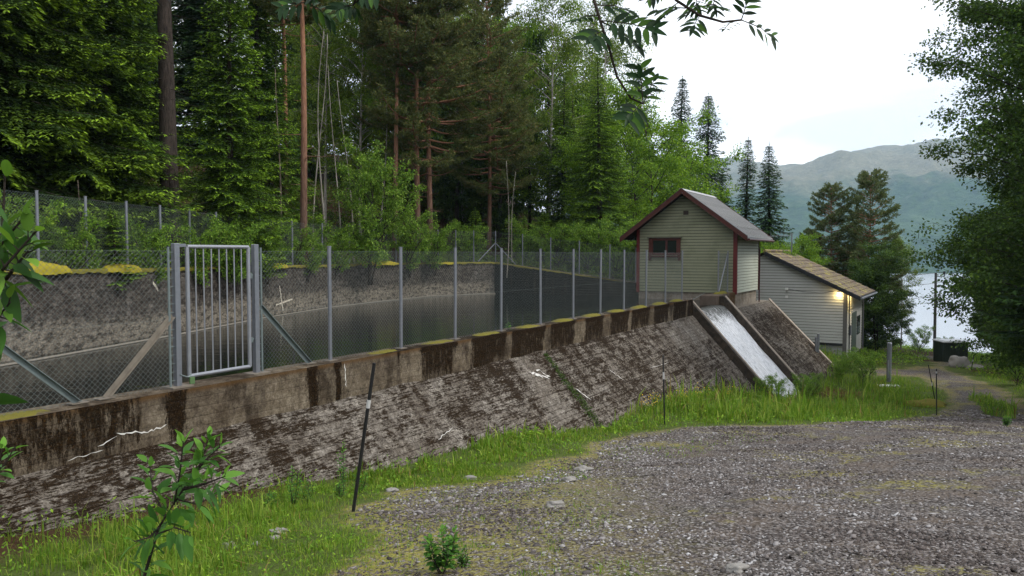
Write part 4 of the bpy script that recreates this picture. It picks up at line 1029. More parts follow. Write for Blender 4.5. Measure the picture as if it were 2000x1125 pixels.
# kiosk
kc = P(1870, 706, 50.); kz = h1(kc[0], kc[1]+.8)
ko = empty('metal_kiosk', (kc[0], kc[1]+.8, kz), 'dark green ribbed metal transformer cabinet with pale lid beside the road', 'cabinet', rz=R(-6)); 
mb = MB(); mb.box((0, 0, .62), 1.50, 1.5, 1.5)
for k in range(9): mb.box((-.72+.18*k, -.765, .66), .03, .03, 1.3)
for k in range(7): mb.box((-.825, -.6+.2*k, .66), .03, .03, 1.3)
mb.build('cabinet_body', M['kiosk'], ko, .01)
mb = MB(); mb.box((0, 0, 1.40), 1.70, 1.7, .08); mb.box((0, 0, 1.455), 1.4, 1.4, .04); mb.build('lid', M['kiosk_top'], ko, .01)
mb = MB(); mb.box((.0, -.785, .62), .02, .01, 1.3); mb.box((.12, -.80, .7), .03, .04, .16); mb.build('door', M['black'], ko)
def rock(name, c, sx, sy, sz, label, seed, mat='rock', group=None, cat='boulder'):
    f_ = 2.2 if cat == 'stone' else 1.
    rs = np.random.default_rng(seed); nu, nv = 22, 14; V = []
    for j in range(nv):
        th = math.pi*j/(nv-1)
        for i in range(nu):
            ph_ = 2*math.pi*i/nu; d = Vector((math.sin(th)*math.cos(ph_), math.sin(th)*math.sin(ph_), math.cos(th)))
            r = 1+.35*f_*mnoise.noise(d*1.4+Vector((seed*3.1, 0, 0)))+.12*f_*mnoise.noise(d*4+Vector((seed, 5, 0)))
            V.append((d.x*r*sx, d.y*r*sy, d.z*r*sz))
    Q = [(j*nu+i, j*nu+(i+1) % nu, (j+1)*nu+(i+1) % nu, (j+1)*nu+i) for j in range(nv-1) for i in range(nu)]
    o = link(name, mesh_np(name, V, [q[::-1] for q in Q], smooth=(cat != 'stone')), M[mat]); o.location = tuple(c); tag(o, label, cat, group); return o
bc = P(1873, 716, 46.); rock('boulder', (bc[0], bc[1], h1(bc[0], bc[1])+.25), .62, .5, .46, 'rounded mossy grey boulder in front of the dark green cabinet', 3)
bc = P(1903, 722, 45.5); rock('boulder', (bc[0], bc[1], h1(bc[0], bc[1])+.05), .5, .4, .2, 'low flat boulder right of the rounded one by the cabinet', 5)
bc = P(1806, 776, 31.); rock('boulder', (bc[0], bc[1], h1(bc[0], bc[1])+.05), .9, .5, .24, 'low moss covered rock in the grass beside the road bend', 7, 'moss_olive')
bc = P(1715, 736, 37.5); mb = MB(); mb.obox((bc[0]-.1, bc[1]-.3, h1(bc[0], bc[1])-.02), (1.0, -.1, 0), (.1, .4, 0), (0, 0, .07)); tag(mb.build('pale_slab', M['white']), 'pale slab lying flat in the grass beside the steel post', 'slab')
for j, (px, py, s, lb) in enumerate([(1112, 940, .09, 'grey stone on the left rim of the gravel'), (445, 1074, .085, 'pale rounded stone lying in the foreground grass'), (545, 1045, .085, 'pinkish stone in a little pile in the foreground grass'), (536, 1052, .05, 'small white stone left in the little pile in the grass'),
                              (500, 1068, .04, 'tiny white stone between two bigger ones in the grass'), (918, 938, .10, 'flat pale stone at the grass edge behind the marker pole'), (1440, 1121, .075, 'pale flat stone cut by the bottom edge of the photo'), (1085, 990, .10, 'long thin pale stone on the mossy gravel'), (765, 962, .08, 'pale stone right of the nearest marker pole'), (1140, 921, .12, 'dark flat stone at the gravel rim')]):
    g = G(px, py); rock('stone', g+UP*s*.2, s, s*.7, s*.45, lb, 20+j, group='stones near the grass edge', cat='stone')
# utility pole
pb = P(1825, 690, 75.); pb[2] = h1(pb[0], pb[1])-.3; ptz = P(1825, 533, 75.)[2]
up_ = empty('utility_pole', pb, 'dark wooden utility pole with three insulators in front of the fjord', 'utility pole'); O = np.array(pb); tpv = np.array([pb[0]-.05, pb[1], ptz])
mb = MB(); mb.tube([pb, tpv], [.15, .11], 10); mb.build('pole', M['wood_pole'], up_, org=O)
wires = MB()
for k, dz in enumerate((.35, 1.35, 2.6)):
    a = tpv-UP*dz; mb = MB(); mb.tube([a, a+np.array([.85, 0, 0]), ], .04, 6); br = mb.build('bracket', M['black'], up_, org=O)
    mb = MB(); e = a+np.array([.82, 0, 0]); mb.tube([e, e+UP*.2, e+UP*.22, e+UP*.5], [.05, .05, .12, .10], 8); mb.build('insulator', M['black'], br, org=O)
    e = e+UP*.45
    for sg, dx in ((-1, -55), (1, 70)):
        pts = [e+np.array([dx*t, 25*t*sg, -1.6*4*t*(1-t)+ (3*t if sg > 0 else 2*t)]) for t in np.linspace(0, 1, 14)]
        wires.tube(pts, .018, 4, False)
tag(wires.build('power_lines', M['black']), 'thin power lines strung from the utility pole across the fjord view', 'power lines')

# ------------------------------------------------------------------ vegetation builders (numpy)
def unit(v): return v/(np.linalg.norm(v, axis=-1, keepdims=True)+1e-9)
class Leaves:
    def __init__(s): s.P = []; s.D = []; s.N = []; s.L = []; s.W = []; s.r = []; s.t = []
    def add(s, P_, D_, N_, L_, W_, rnd, tip):
        n = len(P_); s.P.append(P_); s.D.append(unit(D_)); s.N.append(N_); s.L.append(np.broadcast_to(L_, (n,))); s.W.append(np.broadcast_to(W_, (n,)))
        s.r.append(np.broadcast_to(rnd, (n,))); s.t.append(np.broadcast_to(tip, (n,)))
    def mesh(s, name, fold=False):
        P_, D_, N_ = map(np.concatenate, (s.P, s.D, s.N)); L, W_ = np.concatenate(s.L)[:, None], np.concatenate(s.W)[:, None]
        S_ = unit(np.cross(D_, N_)); n = len(P_)
        r, t = np.clip(np.concatenate(s.r), 0, 1), np.clip(np.concatenate(s.t), 0, 1)
        if not fold:
            V = np.stack([P_, P_+D_*L*.45+S_*W_/2, P_+D_*L, P_+D_*L*.45-S_*W_/2], 1).reshape(-1, 3)
            return mesh_np(name, V, np.arange(4*n).reshape(n, 4), face_attrs={'rnd': r, 'tip': t})
        U_ = unit(np.cross(S_, D_))      # leaf of six points folded on its midrib, tip curved down
        st = [0, .14, .34, .56, .78, .92, 1.]; wd = [0, .30, .47, .45, .29, .12, 0]; nS = len(st); pts = []
        for k, (t, w) in enumerate(zip(st, wd)):
            c = P_+D_*L*t-UP*L*.16*t*t+S_*W_*.06*np.sin(t*3); pts.append(c)
            if 0 < k < nS-1: pts += [c+S_*W_*w+U_*W_*w*.35, c-S_*W_*w+U_*W_*w*.35]
        V = np.stack(pts, 1).reshape(-1, 3); b = np.arange(n)[:, None]*len(pts); mid = lambda k: 0 if k == 0 else 1+3*(k-1); Qs = []; Ts = [b+[0, 2, 1], b+[0, 1, 3]]
        for k in range(1, nS-2):
            m0, m1 = mid(k), mid(k+1); Qs += [b+[m0, m0+1, m1+1, m1], b+[m0+2, m0, m1, m1+2]]
        m0 = mid(nS-2); e = len(pts)-1; Ts += [b+[m0, m0+1, e], b+[m0+2, m0, e]]; Q, T = np.concatenate(Qs), np.concatenate(Ts)
        return mesh_np(name, V, Q, T, face_attrs={'rnd': np.tile(r, len(Qs)+len(Ts)), 'tip': np.tile(np.clip(np.concatenate(s.t), 0, 1), len(Qs)+len(Ts))}, smooth=True)

def trunk_mb(H, r0, rs, bend=.15, sides=10, top=.02):
    mb = MB(); n = 14; a, b = rs.uniform(0, 6), rs.uniform(0, 6)
    pts = [np.array([bend*math.sin(a+3*t)*t, bend*math.sin(b+2.6*t)*t, H*t-.25]) for t in np.linspace(0, 1, n)]
    pts = [p-(pts[0]*np.array([1, 1, 0])) for p in pts]
    rad = [max(top, r0*(1-t)**.8*(1+.45*math.exp(-t*H*1.6))) for t in np.linspace(0, 1, n)]
    mb.tube(pts, rad, sides); P_ = np.array(pts)
    return mb, lambda z: np.array([np.interp(z, P_[:, 2], P_[:, k]) for k in range(3)])

def gen_spruce(seed, H, Rm, base=.04, den=1., leaf=.11, curtain=.5, dead_base=0., rw=.034, open_=0., gapy=.2):
    rs = np.random.default_rng(seed); mb, tp = trunk_mb(H, .012*H+.06, rs, .12); lv = Leaves()
    h = H*base+.3
    while h < H*.985:
        f = 1-h/H; n = int(rs.integers(4, 7)); Lm = Rm*(f**.86)*min(1., .55+3*(1-f))+.05
        a0 = rs.uniform(0, 6.28)
        for k in range(n):
            az = a0+6.283*k/n+rs.normal(0, .2); L = Lm*rs.uniform(.72, 1.12)
            if rs.random() < gapy*(f > .2): L *= .55
            c = tp(h); o = np.array([math.cos(az), math.sin(az), 0.]); sd = np.array([-o[1], o[0], 0.])
            dead = h < dead_base*H
            if dead: L *= rs.uniform(.08, .45)
            sp = lambda t: c+o*(L*t)[:, None]+UP*((-.30*curtain-.12)*L*t**1.3+.30*L*np.maximum(0, t-.35)**2+ (.22*L*t if f < .25 else 0))[:, None]
            t3 = np.linspace(0, 1, 6); mb.tube(list(sp(t3)), list(np.linspace(max(.008, .010*L), .003, 6)), 4, False)
            if dead: continue
            m = max(4, int(L/(.105/den))); tt = np.linspace(.10+open_, 1, m); pc_ = sp(tt)
            for sg in (-1, 1):
                tl = (.10+.36*L*np.clip(1-tt, 0, 1)**.75*np.minimum(1, tt*3.2))*rs.uniform(.65, 1.15, m)
                nn = np.maximum(2, (tl/(.075/den)).astype(int)); idx = np.repeat(np.arange(m), nn)
                w = np.concatenate([np.linspace(0.08, 1, q_) for q_ in nn])
                dirv = unit(o*.75+sd*sg*.8+rs.normal(0, .10, (m, 3)))
                p = pc_[idx]+dirv[idx]*(tl[idx]*w)[:, None]; p[:, 2] -= curtain*.75*(tl[idx]*w**1.6)+rs.normal(0, .012, len(p))
                for sg2 in (-1, 1):
                    d2 = unit(dirv[idx]*.9+unit(np.cross(dirv[idx], UP))*sg2*.55+rs.normal(0, .16, p.shape)-UP*(.15+.45*curtain*w[:, None]))
                    N_ = unit(np.array([0, 0, 1.])+rs.normal(0, .35, p.shape))
                    tip = np.clip((w-.60)*2.8, 0, 1)*rs.uniform(.35, 1, len(p))*np.clip(tt[idx]*1.6-.2, .15, 1)
                    lv.add(p, d2, N_, leaf*(.45+.55*min(1, f*4.5))*rs.uniform(.75, 1.3, len(p)), rw*(.5+.5*min(1, f*4)), rs.random(len(p))*.8+.2*(w > .5), tip)
        h += rs.uniform(.22, .36)*(.55+.45*f)
    n = 40; z = H-rs.random(n)*.8; p = np.c_[np.zeros(n), np.zeros(n), z]+[*tp(H)[:2], 0]
    lv.add(p, np.c_[rs.normal(0, .5, n), rs.normal(0, .5, n), np.ones(n)], rs.normal(0, 1, (n, 3)), .12, .03, .4, .4)
    return mb, lv
def gen_broad(seed, H, Rm, base=.25, nl=34, sub=7, per=42, leaf=.085, lw=.62, spread=.42, up=.35, r0=None, droop=0., prof=None, stems=1, top=.5, tipf=.3):
    rs = np.random.default_rng(seed); lv = Leaves(); mbt = MB()
    for st in range(stems):
        hs = H*(1 if st == 0 else rs.uniform(.75, .98)); mb, tp0 = trunk_mb(hs, (r0 or .010*H+.03)/(1 if stems == 1 else 1.5), rs, .35 if stems == 1 else .5, 8)
        a = rs.uniform(0, 6.28); off = 0 if st == 0 else 1; ln = np.array([math.cos(a), math.sin(a)])*off*Rm*.38
        tp = lambda z, tp0=tp0, ln=ln, hs=hs: tp0(z)+np.array([ln[0]*z/hs+ln[0]*.15, ln[1]*z/hs+ln[1]*.15, 0])
        b0 = len(mbt.v); mbt.v += [tuple(np.array(v)+[ln[0]*max(v[2], 0)/hs+ln[0]*.15, ln[1]*max(v[2], 0)/hs+ln[1]*.15, 0]) for v in mb.v]; mbt.uv += mb.uv; mbt.f += [tuple(i+b0 for i in f) for f in mb.f]
        for i in range(nl//stems):
            f = (i+rs.random())/(nl//stems); z0 = hs*(base+(1-base)*f*.97); q_ = (z0/hs-base)/(1-base)
            shape = (math.sin(math.pi*min(1, q_*.82+.16))**.7) if prof is None else prof(q_)
            L = Rm*shape*rs.uniform(.55, 1.15)+.25; az = rs.uniform(0, 6.28)
            o = np.array([math.cos(az), math.sin(az), 0.]); c = tp(z0); upk = up+.5*q_
            pts = [c+o*L*t+UP*(upk*L*t-droop*L*t*t)+rs.normal(0, .03*L, 3)*t for t in np.linspace(0, 1, 6)]
            mbt.tube(pts, list(np.linspace(.0085*L+.008, .004, 6)), 4, False); pts = np.array(pts)
            m = max(3, int(sub*(.5+L/Rm*.7)))
            for j in range(m):
                t = rs.uniform(.28, 1.02); k = min(4, int(t*5)); pp = pts[k]+(pts[k+1]-pts[k])*(t*5-k)
                e = pp+rs.normal(0, spread*.62, 3)*np.array([1, 1, .8])
                mbt.tube([pp, (pp+e)/2+UP*.04, e], [.010, .007, .004], 3, False)
                n = int(per*rs.uniform(.5, 1.4)); tt = rs.random((n, 1))
                p = pp+(e-pp)*tt+rs.normal(0, spread*.40, (n, 3))*np.array([1, 1, .62])-UP*(np.abs(rs.normal(0, spread*droop*1.4, (n, 1))))
                d = unit(unit(p-pp)*.8+rs.normal(0, .6, (n, 3))-UP*(.25+droop)); N_ = unit(UP*1.0+rs.normal(0, .55, (n, 3)))
                lv.add(p, d, N_, leaf*rs.uniform(.6, 1.3, n), leaf*lw*rs.uniform(.8, 1.1, n), rs.random()*.5+rs.random(n)*.5, (rs.random(n) < tipf)*rs.random(n)*.9)
    return mbt, lv
def gen_pine(seed, H, Rm, base=.45, nw=20, dead=.15, leaf=.13, den=1., flat=.25, rw=.03):
    rs = np.random.default_rng(seed); mb, tp = trunk_mb(H, .0070*H+.03, rs, .35, 10, .03); lv = Leaves()
    for i in range(nw):
        f = (i+rs.random()*.6)/nw; z = H*(base+(1-base)*f*.985); n = int(rs.integers(3, 6)); a0 = rs.uniform(0, 6.28)
        sh = (1-f)**.55*min(1, .55+f*1.8)
        for k in range(n):
            az = a0+6.283*k/n+rs.normal(0, .3); L = Rm*sh*rs.uniform(.6, 1.15)+.25
            o = np.array([math.cos(az), math.sin(az), 0.]); c = tp(z); sd = np.array([-o[1], o[0], 0]); rise = .10+.55*f
            sp = lambda t: c+o*L*t+UP*(rise*L*t-.25*(1-f)*L*t*(1-t)*2)+sd*.1*L*math.sin(3*t+az)
            mb.tube([sp(t) for t in np.linspace(0, 1, 6)], list(np.linspace(.014*L+.012, .006, 6)), 4, False)
            if f < dead and rs.random() < .5: continue
            m = int((5+L*6.5)*den)
            for j in range(m):
                t = .30+.72*(j+rs.random())/m; pp = sp(min(1, t)); sg = rs.choice([-1, 1]); tl = (.12+.38*L*(1.08-min(1, t)))*rs.uniform(.4, 1)
                e = pp+sd*sg*tl+o*tl*.55+UP*rs.uniform(-.02, .16)*tl
                if j % 2 == 0: mb.tube([pp, e], [.008, .004], 3, False)
                nt = max(2, int(tl/.13)); 
                for w in np.linspace(.35, 1, nt):
                    q_ = pp+(e-pp)*w; nn = 11
                    d = unit(unit(e-pp)*.7+rs.normal(0, .75, (nn, 3))+UP*.35)
                    lv.add(np.tile(q_, (nn, 1))+rs.normal(0, .045, (nn, 3)), d, rs.normal(0, 1, (nn, 3)), leaf*rs.uniform(.7, 1.2, nn), rw, rs.random()*.55+rs.random(nn)*.45, (rs.random(nn) < .12)*.9)
    for k in range(10):      # dead snags on the lower trunk
        z = H*rs.uniform(.12, base); az = rs.uniform(0, 6.28); c = tp(z); L = rs.uniform(.3, 1.3); o = np.array([math.cos(az), math.sin(az), rs.uniform(-.2, .2)])
        mb.tube([c, c+o*L*.5, c+o*L+UP*.05], [.018, .012, .004], 4, False)
    return mb, lv
def gen_deadstem(seed, H, r0, lean=.5, nb=26):
    rs = np.random.default_rng(seed); mb, tp = trunk_mb(H, r0, rs, lean, 7); 
    for k in range(nb):
        z = H*rs.uniform(.12, .98); az = rs.uniform(0, 6.28); c = tp(z); L = rs.uniform(.25, 1.0)*(1.1-z/H); o = np.array([math.cos(az), math.sin(az), rs.uniform(.0, .7)])
        mb.tube([c, c+o*L*.5+rs.normal(0, .03, 3), c+o*L], [.012, .008, .003], 3, False)
    return mb
def fin_mesh(mb, name, smooth=True):
    me = bpy.data.meshes.new(name); me.from_pydata(mb.v, [], mb.f); 
    if smooth: me.polygons.foreach_set('use_smooth', np.ones(len(me.polygons), dtype=bool))
    me.update(); return me

PROTO = {}
def proto(key, gen, kind, bark, leafm, fold=False):
    mb, lv = gen
    PROTO[key] = (fin_mesh(mb, 'trunk'), lv.mesh('crown', fold), bark, leafm, (lv, mb))
    PROTO[key][0].materials.append(M[bark]); PROTO[key][1].materials.append(M[leafm])
proto('spruceA', gen_spruce(11, 17, 4.6, .015, 1.0, .15, .85, gapy=.12, rw=.055), 's', 'b_spruce', 'spruce')
proto('spruceB', gen_spruce(12, 15, 3.6, .02, .9, .15, .75, gapy=.2, rw=.055), 's', 'b_spruce', 'spruce_bright')
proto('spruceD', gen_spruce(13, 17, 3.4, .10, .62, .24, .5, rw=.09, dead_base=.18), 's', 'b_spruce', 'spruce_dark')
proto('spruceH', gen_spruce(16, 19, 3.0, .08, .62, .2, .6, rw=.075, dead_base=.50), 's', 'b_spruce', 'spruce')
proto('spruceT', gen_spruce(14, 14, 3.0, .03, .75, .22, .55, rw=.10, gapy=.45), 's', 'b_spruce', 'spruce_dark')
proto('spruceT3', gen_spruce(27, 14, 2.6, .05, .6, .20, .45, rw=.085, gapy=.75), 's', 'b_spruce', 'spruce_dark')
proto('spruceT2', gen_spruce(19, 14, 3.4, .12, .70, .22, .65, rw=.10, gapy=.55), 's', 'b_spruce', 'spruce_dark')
proto('spruceY', gen_spruce(15, 4.2, 1.5, .0, .9, .14, .3, rw=.055), 's', 'b_spruce', 'spruce_bright')
proto('birch', gen_broad(21, 17, 3.0, .28, 56, 8, 58, .125, .7, .5, .75, .11, .55), 'b', 'b_birch', 'birch')
proto('birchB', gen_broad(22, 15, 2.4, .34, 44, 8, 56, .125, .7, .45, .8, .09, .45), 'b', 'b_birch', 'birch')
proto('leafy', gen_broad(23, 9, 3.1, .06, 66, 9, 62, .135, .62, .45, .55, .10, .1, stems=3, tipf=.45), 'b', 'b_alder', 'rowan')
proto('leafyT', gen_broad(24, 13, 2.8, .16, 56, 9, 60, .14, .64, .5, .5, .10, .15, tipf=.3), 'b', 'b_alder', 'rowan')
proto('alder', gen_broad(25, 17, 4.5, .13, 125, 13, 66, .115, .80, .52, .30, .17, .08, prof=lambda q: (.75+.35*math.sin(math.pi*q))*(1-.55*q**3), tipf=.2), 'b', 'b_alder', 'alder')
proto('alderS', gen_broad(26, 11, 3.2, .08, 66, 9, 66, .15, .78, .5, .4, .10, .1, stems=2, tipf=.25), 'b', 'b_alder', 'alder')
proto('pine', gen_pine(31, 19, 4.8, .24, 32, .10, .17, 1.1, rw=.045), 'p', 'b_pine', 'pine')
proto('pineH', gen_pine(32, 18, 3.0, .56, 20, .1, .18, 1.2, rw=.052), 'p', 'b_pine', 'pine')
proto('pineR', gen_pine(33, 13, 3.2, .24, 28, .12, .19, .85, rw=.05), 'p', 'b_pine', 'pine_far')
proto('shrub', gen_broad(41, 2.4, 1.1, .02, 30, 6, 34, .095, .62, .22, .9, .03, .1, stems=3, tipf=.4), 'b', 'b_alder', 'bush')
proto('bush', gen_broad(42, 6.2, 1.7, .05, 56, 7, 44, .115, .62, .28, .95, .06, .1, stems=4, tipf=.5), 'b', 'b_alder', 'bush')
dead_me = [fin_mesh(gen_deadstem(51+k, 12, .055, .5), 'trunk') for k in range(3)]
for me_d in dead_me: me_d.materials.append(M['b_birch'])
bare_me = fin_mesh(gen_deadstem(55, 11, .075, .3, 40), 'trunk'); bare_me.materials.append(M['b_dead'])

def tree(key, px, Y, s, label, cat='tree', group='trees around the basin', name='tree', rz=None, z=None, x=None, sz=1.0):
    X = (px-1000)/F*Y if x is None else x; zz = h1(X, Y)-.05 if z is None else z
    o = empty(name, (X, Y, zz), label, cat, group, rr.uniform(0, 6.28) if rz is None else rz); o.scale = (s, s, s*sz)
    t, c, _, _, _ = PROTO[key]
    link('trunk', t, None, o); link('crown', c, None, o); return o
def stem(me, px, Y, s, label, tilt=0., name='dead_tree'):
    X = (px-1000)/F*Y; o = link(name, me); o.location = (X, Y, h1(X, Y)-.1); o.rotation_euler = (rr.uniform(-.03, .03), tilt, rr.uniform(0, 6)); o.scale = (s, s, s)
    tag(o, label, 'tree', 'slender stems in the wood'); return o

# left side of the wood, in front
tree('spruceA', -40, 21.5, 1.05, 'huge spruce with bright hanging shoots at the left edge of the photo', name='spruce_tree', rz=.4)
tree('spruceA', 130, 24.5, 1.0, 'broad spruce with drooping bright tipped boughs, second from the left', name='spruce_tree', rz=2.2)
tree('spruceB', 208, 25.0, .98, 'lighter spruce just left of the thick bare trunk', name='spruce_tree', rz=1.0)
tree('spruceH', 335, 25.5, 1.15, 'tall spruce with a thick dark bare trunk left above the gate', name='spruce_tree', rz=0.3)
tree('spruceB', 452, 28., .80, 'younger bright spruce with arching boughs above the gate', name='spruce_tree', rz=4.0)
tree('spruceB', 505, 35, .98, 'spruce with soft green boughs behind the gate right post', name='spruce_tree', rz=5.)
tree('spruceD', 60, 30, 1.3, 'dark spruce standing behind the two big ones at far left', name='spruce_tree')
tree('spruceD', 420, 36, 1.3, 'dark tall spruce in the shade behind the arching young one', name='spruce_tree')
tree('pineH', 592, 33, 1.12, 'pine with a long straight orange bare trunk left of the bright bush', name='pine_tree')
tree('pineH', 556, 37, 1.05, 'thin pine with a dark reddish trunk beside the orange one', name='pine_tree')
tree('pineH', 772, 43, 1.1, 'slim pine with orange trunk right of the bright bush', name='pine_tree', rz=2.)
tree('pine', 842, 45, 1.12, 'big pine with paired red trunk and wide brownish boughs in the middle of the wood', name='pine_tree', rz=1.2)
tree('pineH', 818, 44, 1.15, 'pine trunk standing close left of the big wide pine', name='pine_tree', rz=3.)
tree('pine', 955, 49, .92, 'bushy brownish pine right of the big wide pine', name='pine_tree', rz=4.)
tree('birch', 705, 46, .95, 'light birch crown behind the bright bush', name='birch_tree')
tree('birch', 635, 47, 1.0, 'birch in the gap right of the orange pine trunk', name='birch_tree')
tree('leafyT', 752, 49, 1.15, 'bright leafy tree showing sky gaps above the bright bush', name='broadleaf_tree')
tree('birch', 905, 60, 1.05, 'birch reaching above the big pine', name='birch_tree')
tree('birch', 1072, 54, 1.12, 'tall birch with white trunk and airy crown right of the pines', name='birch_tree', rz=1.)
tree('leafyT', 1035, 58, 1.25, 'leafy tree between the pines and the white trunked birch', name='broadleaf_tree')
tree('birch', 1175, 66, 1.25, 'airy birch at the right end of the high wood', name='birch_tree')
tree('spruceB', 1170, 47, .88, 'bright pointed spruce left of the hut', name='spruce_tree', rz=.7)
tree('spruceB', 1100, 52, .85, 'darker spruce between the white birch and the bright pointed spruce', name='spruce_tree')
tree('leafy', 1262, 54, 1.45, 'bright green leafy tree directly behind the hut ridge', name='broadleaf_tree')
tree('leafy', 1345, 61, 1.38, 'bright green leafy tree behind the hut, right half', name='broadleaf_tree', rz=2.)
tree('leafy', 1185, 50, .95, 'low bright leafy tree left of the hut eave', name='broadleaf_tree', rz=3.)
tree('spruceT2', 1245, 76, 1.30, 'dark spruce rising behind the bright tree, leftmost of the skyline spruces', name='spruce_tree')
tree('spruceT3', 1326, 76, 1.42, 'slender dark skyline spruce, second from the left', name='spruce_tree')
tree('spruceT2', 1376, 74, 1.36, 'slender dark skyline spruce with ragged right side, third from the left', name='spruce_tree')
tree('spruceT', 1408, 72, .86, 'shorter dark spruce tucked under the ragged skyline spruce', name='spruce_tree')
tree('spruceT3', 1455, 67, 1.12, 'thin topped dark spruce above the hut roof, left of a pair', name='spruce_tree', rz=1.2)
tree('spruceT', 1502, 64, 1.10, 'thin topped dark spruce above the hut roof, right of a pair', name='spruce_tree', rz=2.9)
tree('leafy', 1545, 58, .78, 'leafy tree behind the mossy roof beside the thin mast', name='broadleaf_tree')
tree('leafy', 1480, 52, .62, 'small leafy tree between the hut roof and the mossy roof', name='broadleaf_tree')
# right group beyond the powerhouse
tree('pineR', 1622, 64, 1.02, 'bushy pine behind the mossy roof, left of the orange trunked one', name='pine_tree', rz=.5)
tree('pineR', 1688, 62, 1.13, 'tallest pine behind the mossy roof with a clear orange trunk', name='pine_tree', rz=2.)
tree('pineR', 1580, 70, .72, 'low dark pine behind the mossy roof ridge', name='pine_tree')
tree('alderS', 1718, 56, .72, 'dark leafy tree right of the grey building', name='broadleaf_tree')
tree('birchB', 1762, 62, .66, 'pale leafy birch at the left side of the fjord gap', name='birch_tree')
tree('alderS', 1690, 58, .62, 'leafy tree close behind the grey building corner', name='broadleaf_tree', rz=2.)
tree('alderS', 1742, 66, .55, 'low leafy tree at the foot of the birch by the fjord gap', name='broadleaf_tree', rz=1.)
tree('alderS', 1640, 66, .75, 'shaded leafy tree between the two pines', name='broadleaf_tree', rz=4.)
# right side of the road
tree('alder', 2130, 25, 1.0, 'large dark alder filling the right edge of the photo', name='alder_tree', rz=.2)
tree('alder', 2085, 32, 1.15, 'tall alder behind the large one at the right edge', name='alder_tree', rz=2.)
tree('alderS', 1988, 58, .92, 'leafy tree above the dark cabinet', name='broadleaf_tree', rz=1.)
tree('alderS', 1992, 42, .95, 'shaded tree right of the road beside the large alder', name='broadleaf_tree', rz=3.)
tree('spruceD', 1968, 47, .70, 'dark spruce with a thick trunk behind the verge right of the cabinet', name='spruce_tree')
tree('alderS', 2000, 66, .85, 'farther leafy tree at the right side of the fjord gap', name='broadleaf_tree', rz=5.)
tree('alderS', 2060, 50, 1.1, 'shaded leafy tree behind the large alder', name='broadleaf_tree', rz=.6)
tree('alderS', 2080, 29, .9, 'low boughed tree under the large alder', name='broadleaf_tree', rz=2.6)
tree('spruceD', 2150, 24, 1.0, 'dark spruce shading the gravel at the right edge', name='spruce_tree')
# slender stems
for j, (px, Y, s, tl, lb) in enumerate([(612, 38, .95, .02, 'pale birch stem just right of the orange pine trunk'), (638, 40, 1.0, -.02, 'pale birch stem, second right of the orange pine trunk'), (668, 38, .85, .05, 'leaning pale stem left of the bright bush'), (690, 40, .8, .10, 'strongly leaning pale stem touching the bright bush'), (546, 34, .8, -.02, 'bare twiggy grey stem left of the orange pine trunk'),
                                        (163, 20.5, .26, 0, 'short broken pale stem behind the fence at far left'), (990, 44, .55, .05, 'dead pale stem under the brownish pine'), (1000, 46, .5, .02, 'second dead pale stem under the brownish pine'), (740, 44, .95, .03, 'thin grey stem beside the bright bush')]):
    stem(bare_me if 'twiggy' in lb or 'broken' in lb else dead_me[j % 3], px, Y, s, lb, tl)
# bushes and shrubs
tree('bush', 722, 36.5, 1.0, 'bright yellow green bush in front of the wood, middle of the basin wall', 'bush', 'bushes behind the basin', 'bush')
SH = [(30, 18.6, .75, 'leafy shrub at the far left behind the yellow moss'), (140, 19.4, .62, 'bright low shrub behind the basin fence at left'), (290, 22.2, .7, 'leafy shrub behind the fence left of the gate'), (395, 24.5, .75, 'shrub seen through the top of the gate'),
      (460, 26, .8, 'shrub behind the gate right side'), (523, 29, .75, 'small shrub behind the fence just right of the gate'), (600, 32.5, .7, 'shrub at the foot of the orange pine'), (655, 35, .9, 'shrub left of the bright bush'), (800, 41, 1.1, 'upright leafy shrub right of the bright bush'),
      (850, 43, .95, 'leafy shrub at the foot of the big pine'), (915, 46, .9, 'low shrub near the far basin corner'), (1030, 47, 1.0, 'shrub right of the far basin corner'), (1090, 45.5, 1.0, 'shrub behind the sloping part of the basin wall'), (1150, 44.5, 1.1, 'bright shrub behind the sloping wall nearer the hut'),
      (1205, 43.5, 1.1, 'bright shrub touching the left side of the hut'), (1232, 43.2, .8, 'low shrub at the hut left corner')]
for (px, Y, s, lb) in SH: tree('shrub', px, Y, s, lb, 'shrub', 'shrubs behind the basin fence', 'shrub')
for (px, Y, s, lb) in [(225, 20.6, .55, 'young spruce behind the fence between two moss cushions'), (1000, 48, .8, 'young spruce at the far corner of the basin'), (1060, 47, .85, 'young spruce left of the pointed spruce'), (1125, 46.5, .9, 'young spruce under the bright pointed spruce'), (560, 33, .6, 'young spruce by the grey twiggy stem'),
                       (930, 47.5, .8, 'young spruce under the brownish pine')]:
    tree('spruceY', px, Y, s, lb, 'young spruce', 'young spruces behind the basin', 'young_spruce')
for (px, Y, s, lb) in [(1645, 37.8, .40, 'small dark bush at the foot of the sloping dam end'), (1692, 37.8, .50, 'small dark bush at the building corner'), (1667, 40.5, .40, 'small bush between two others against the grey foundation')]:
    tree('shrub', px, Y, s*1.15, lb, 'bush', 'bushes at the building foot', 'bush')
for (px, Y, s, lb) in [(1522, 29.6, .34, 'leafy weed clump at the foot of the falling water'), (1496, 29.4, .30, 'leafy weed clump at the lower left of the falling water'), (1572, 31.6, .36, 'leafy weed clump right of the falling water'), (1590, 33.0, .40, 'tall weed in front of the right sloping face'),
                       (1800, 68, .8, 'bush below the fjord at the left of the utility pole'), (1850, 66, .55, 'low bush behind the cabinet'), (1995, 36, .7, 'bush in the right verge')]:
    tree('shrub', px, Y, s, lb, 'bush', 'bushes and weeds in the meadow', 'bush')

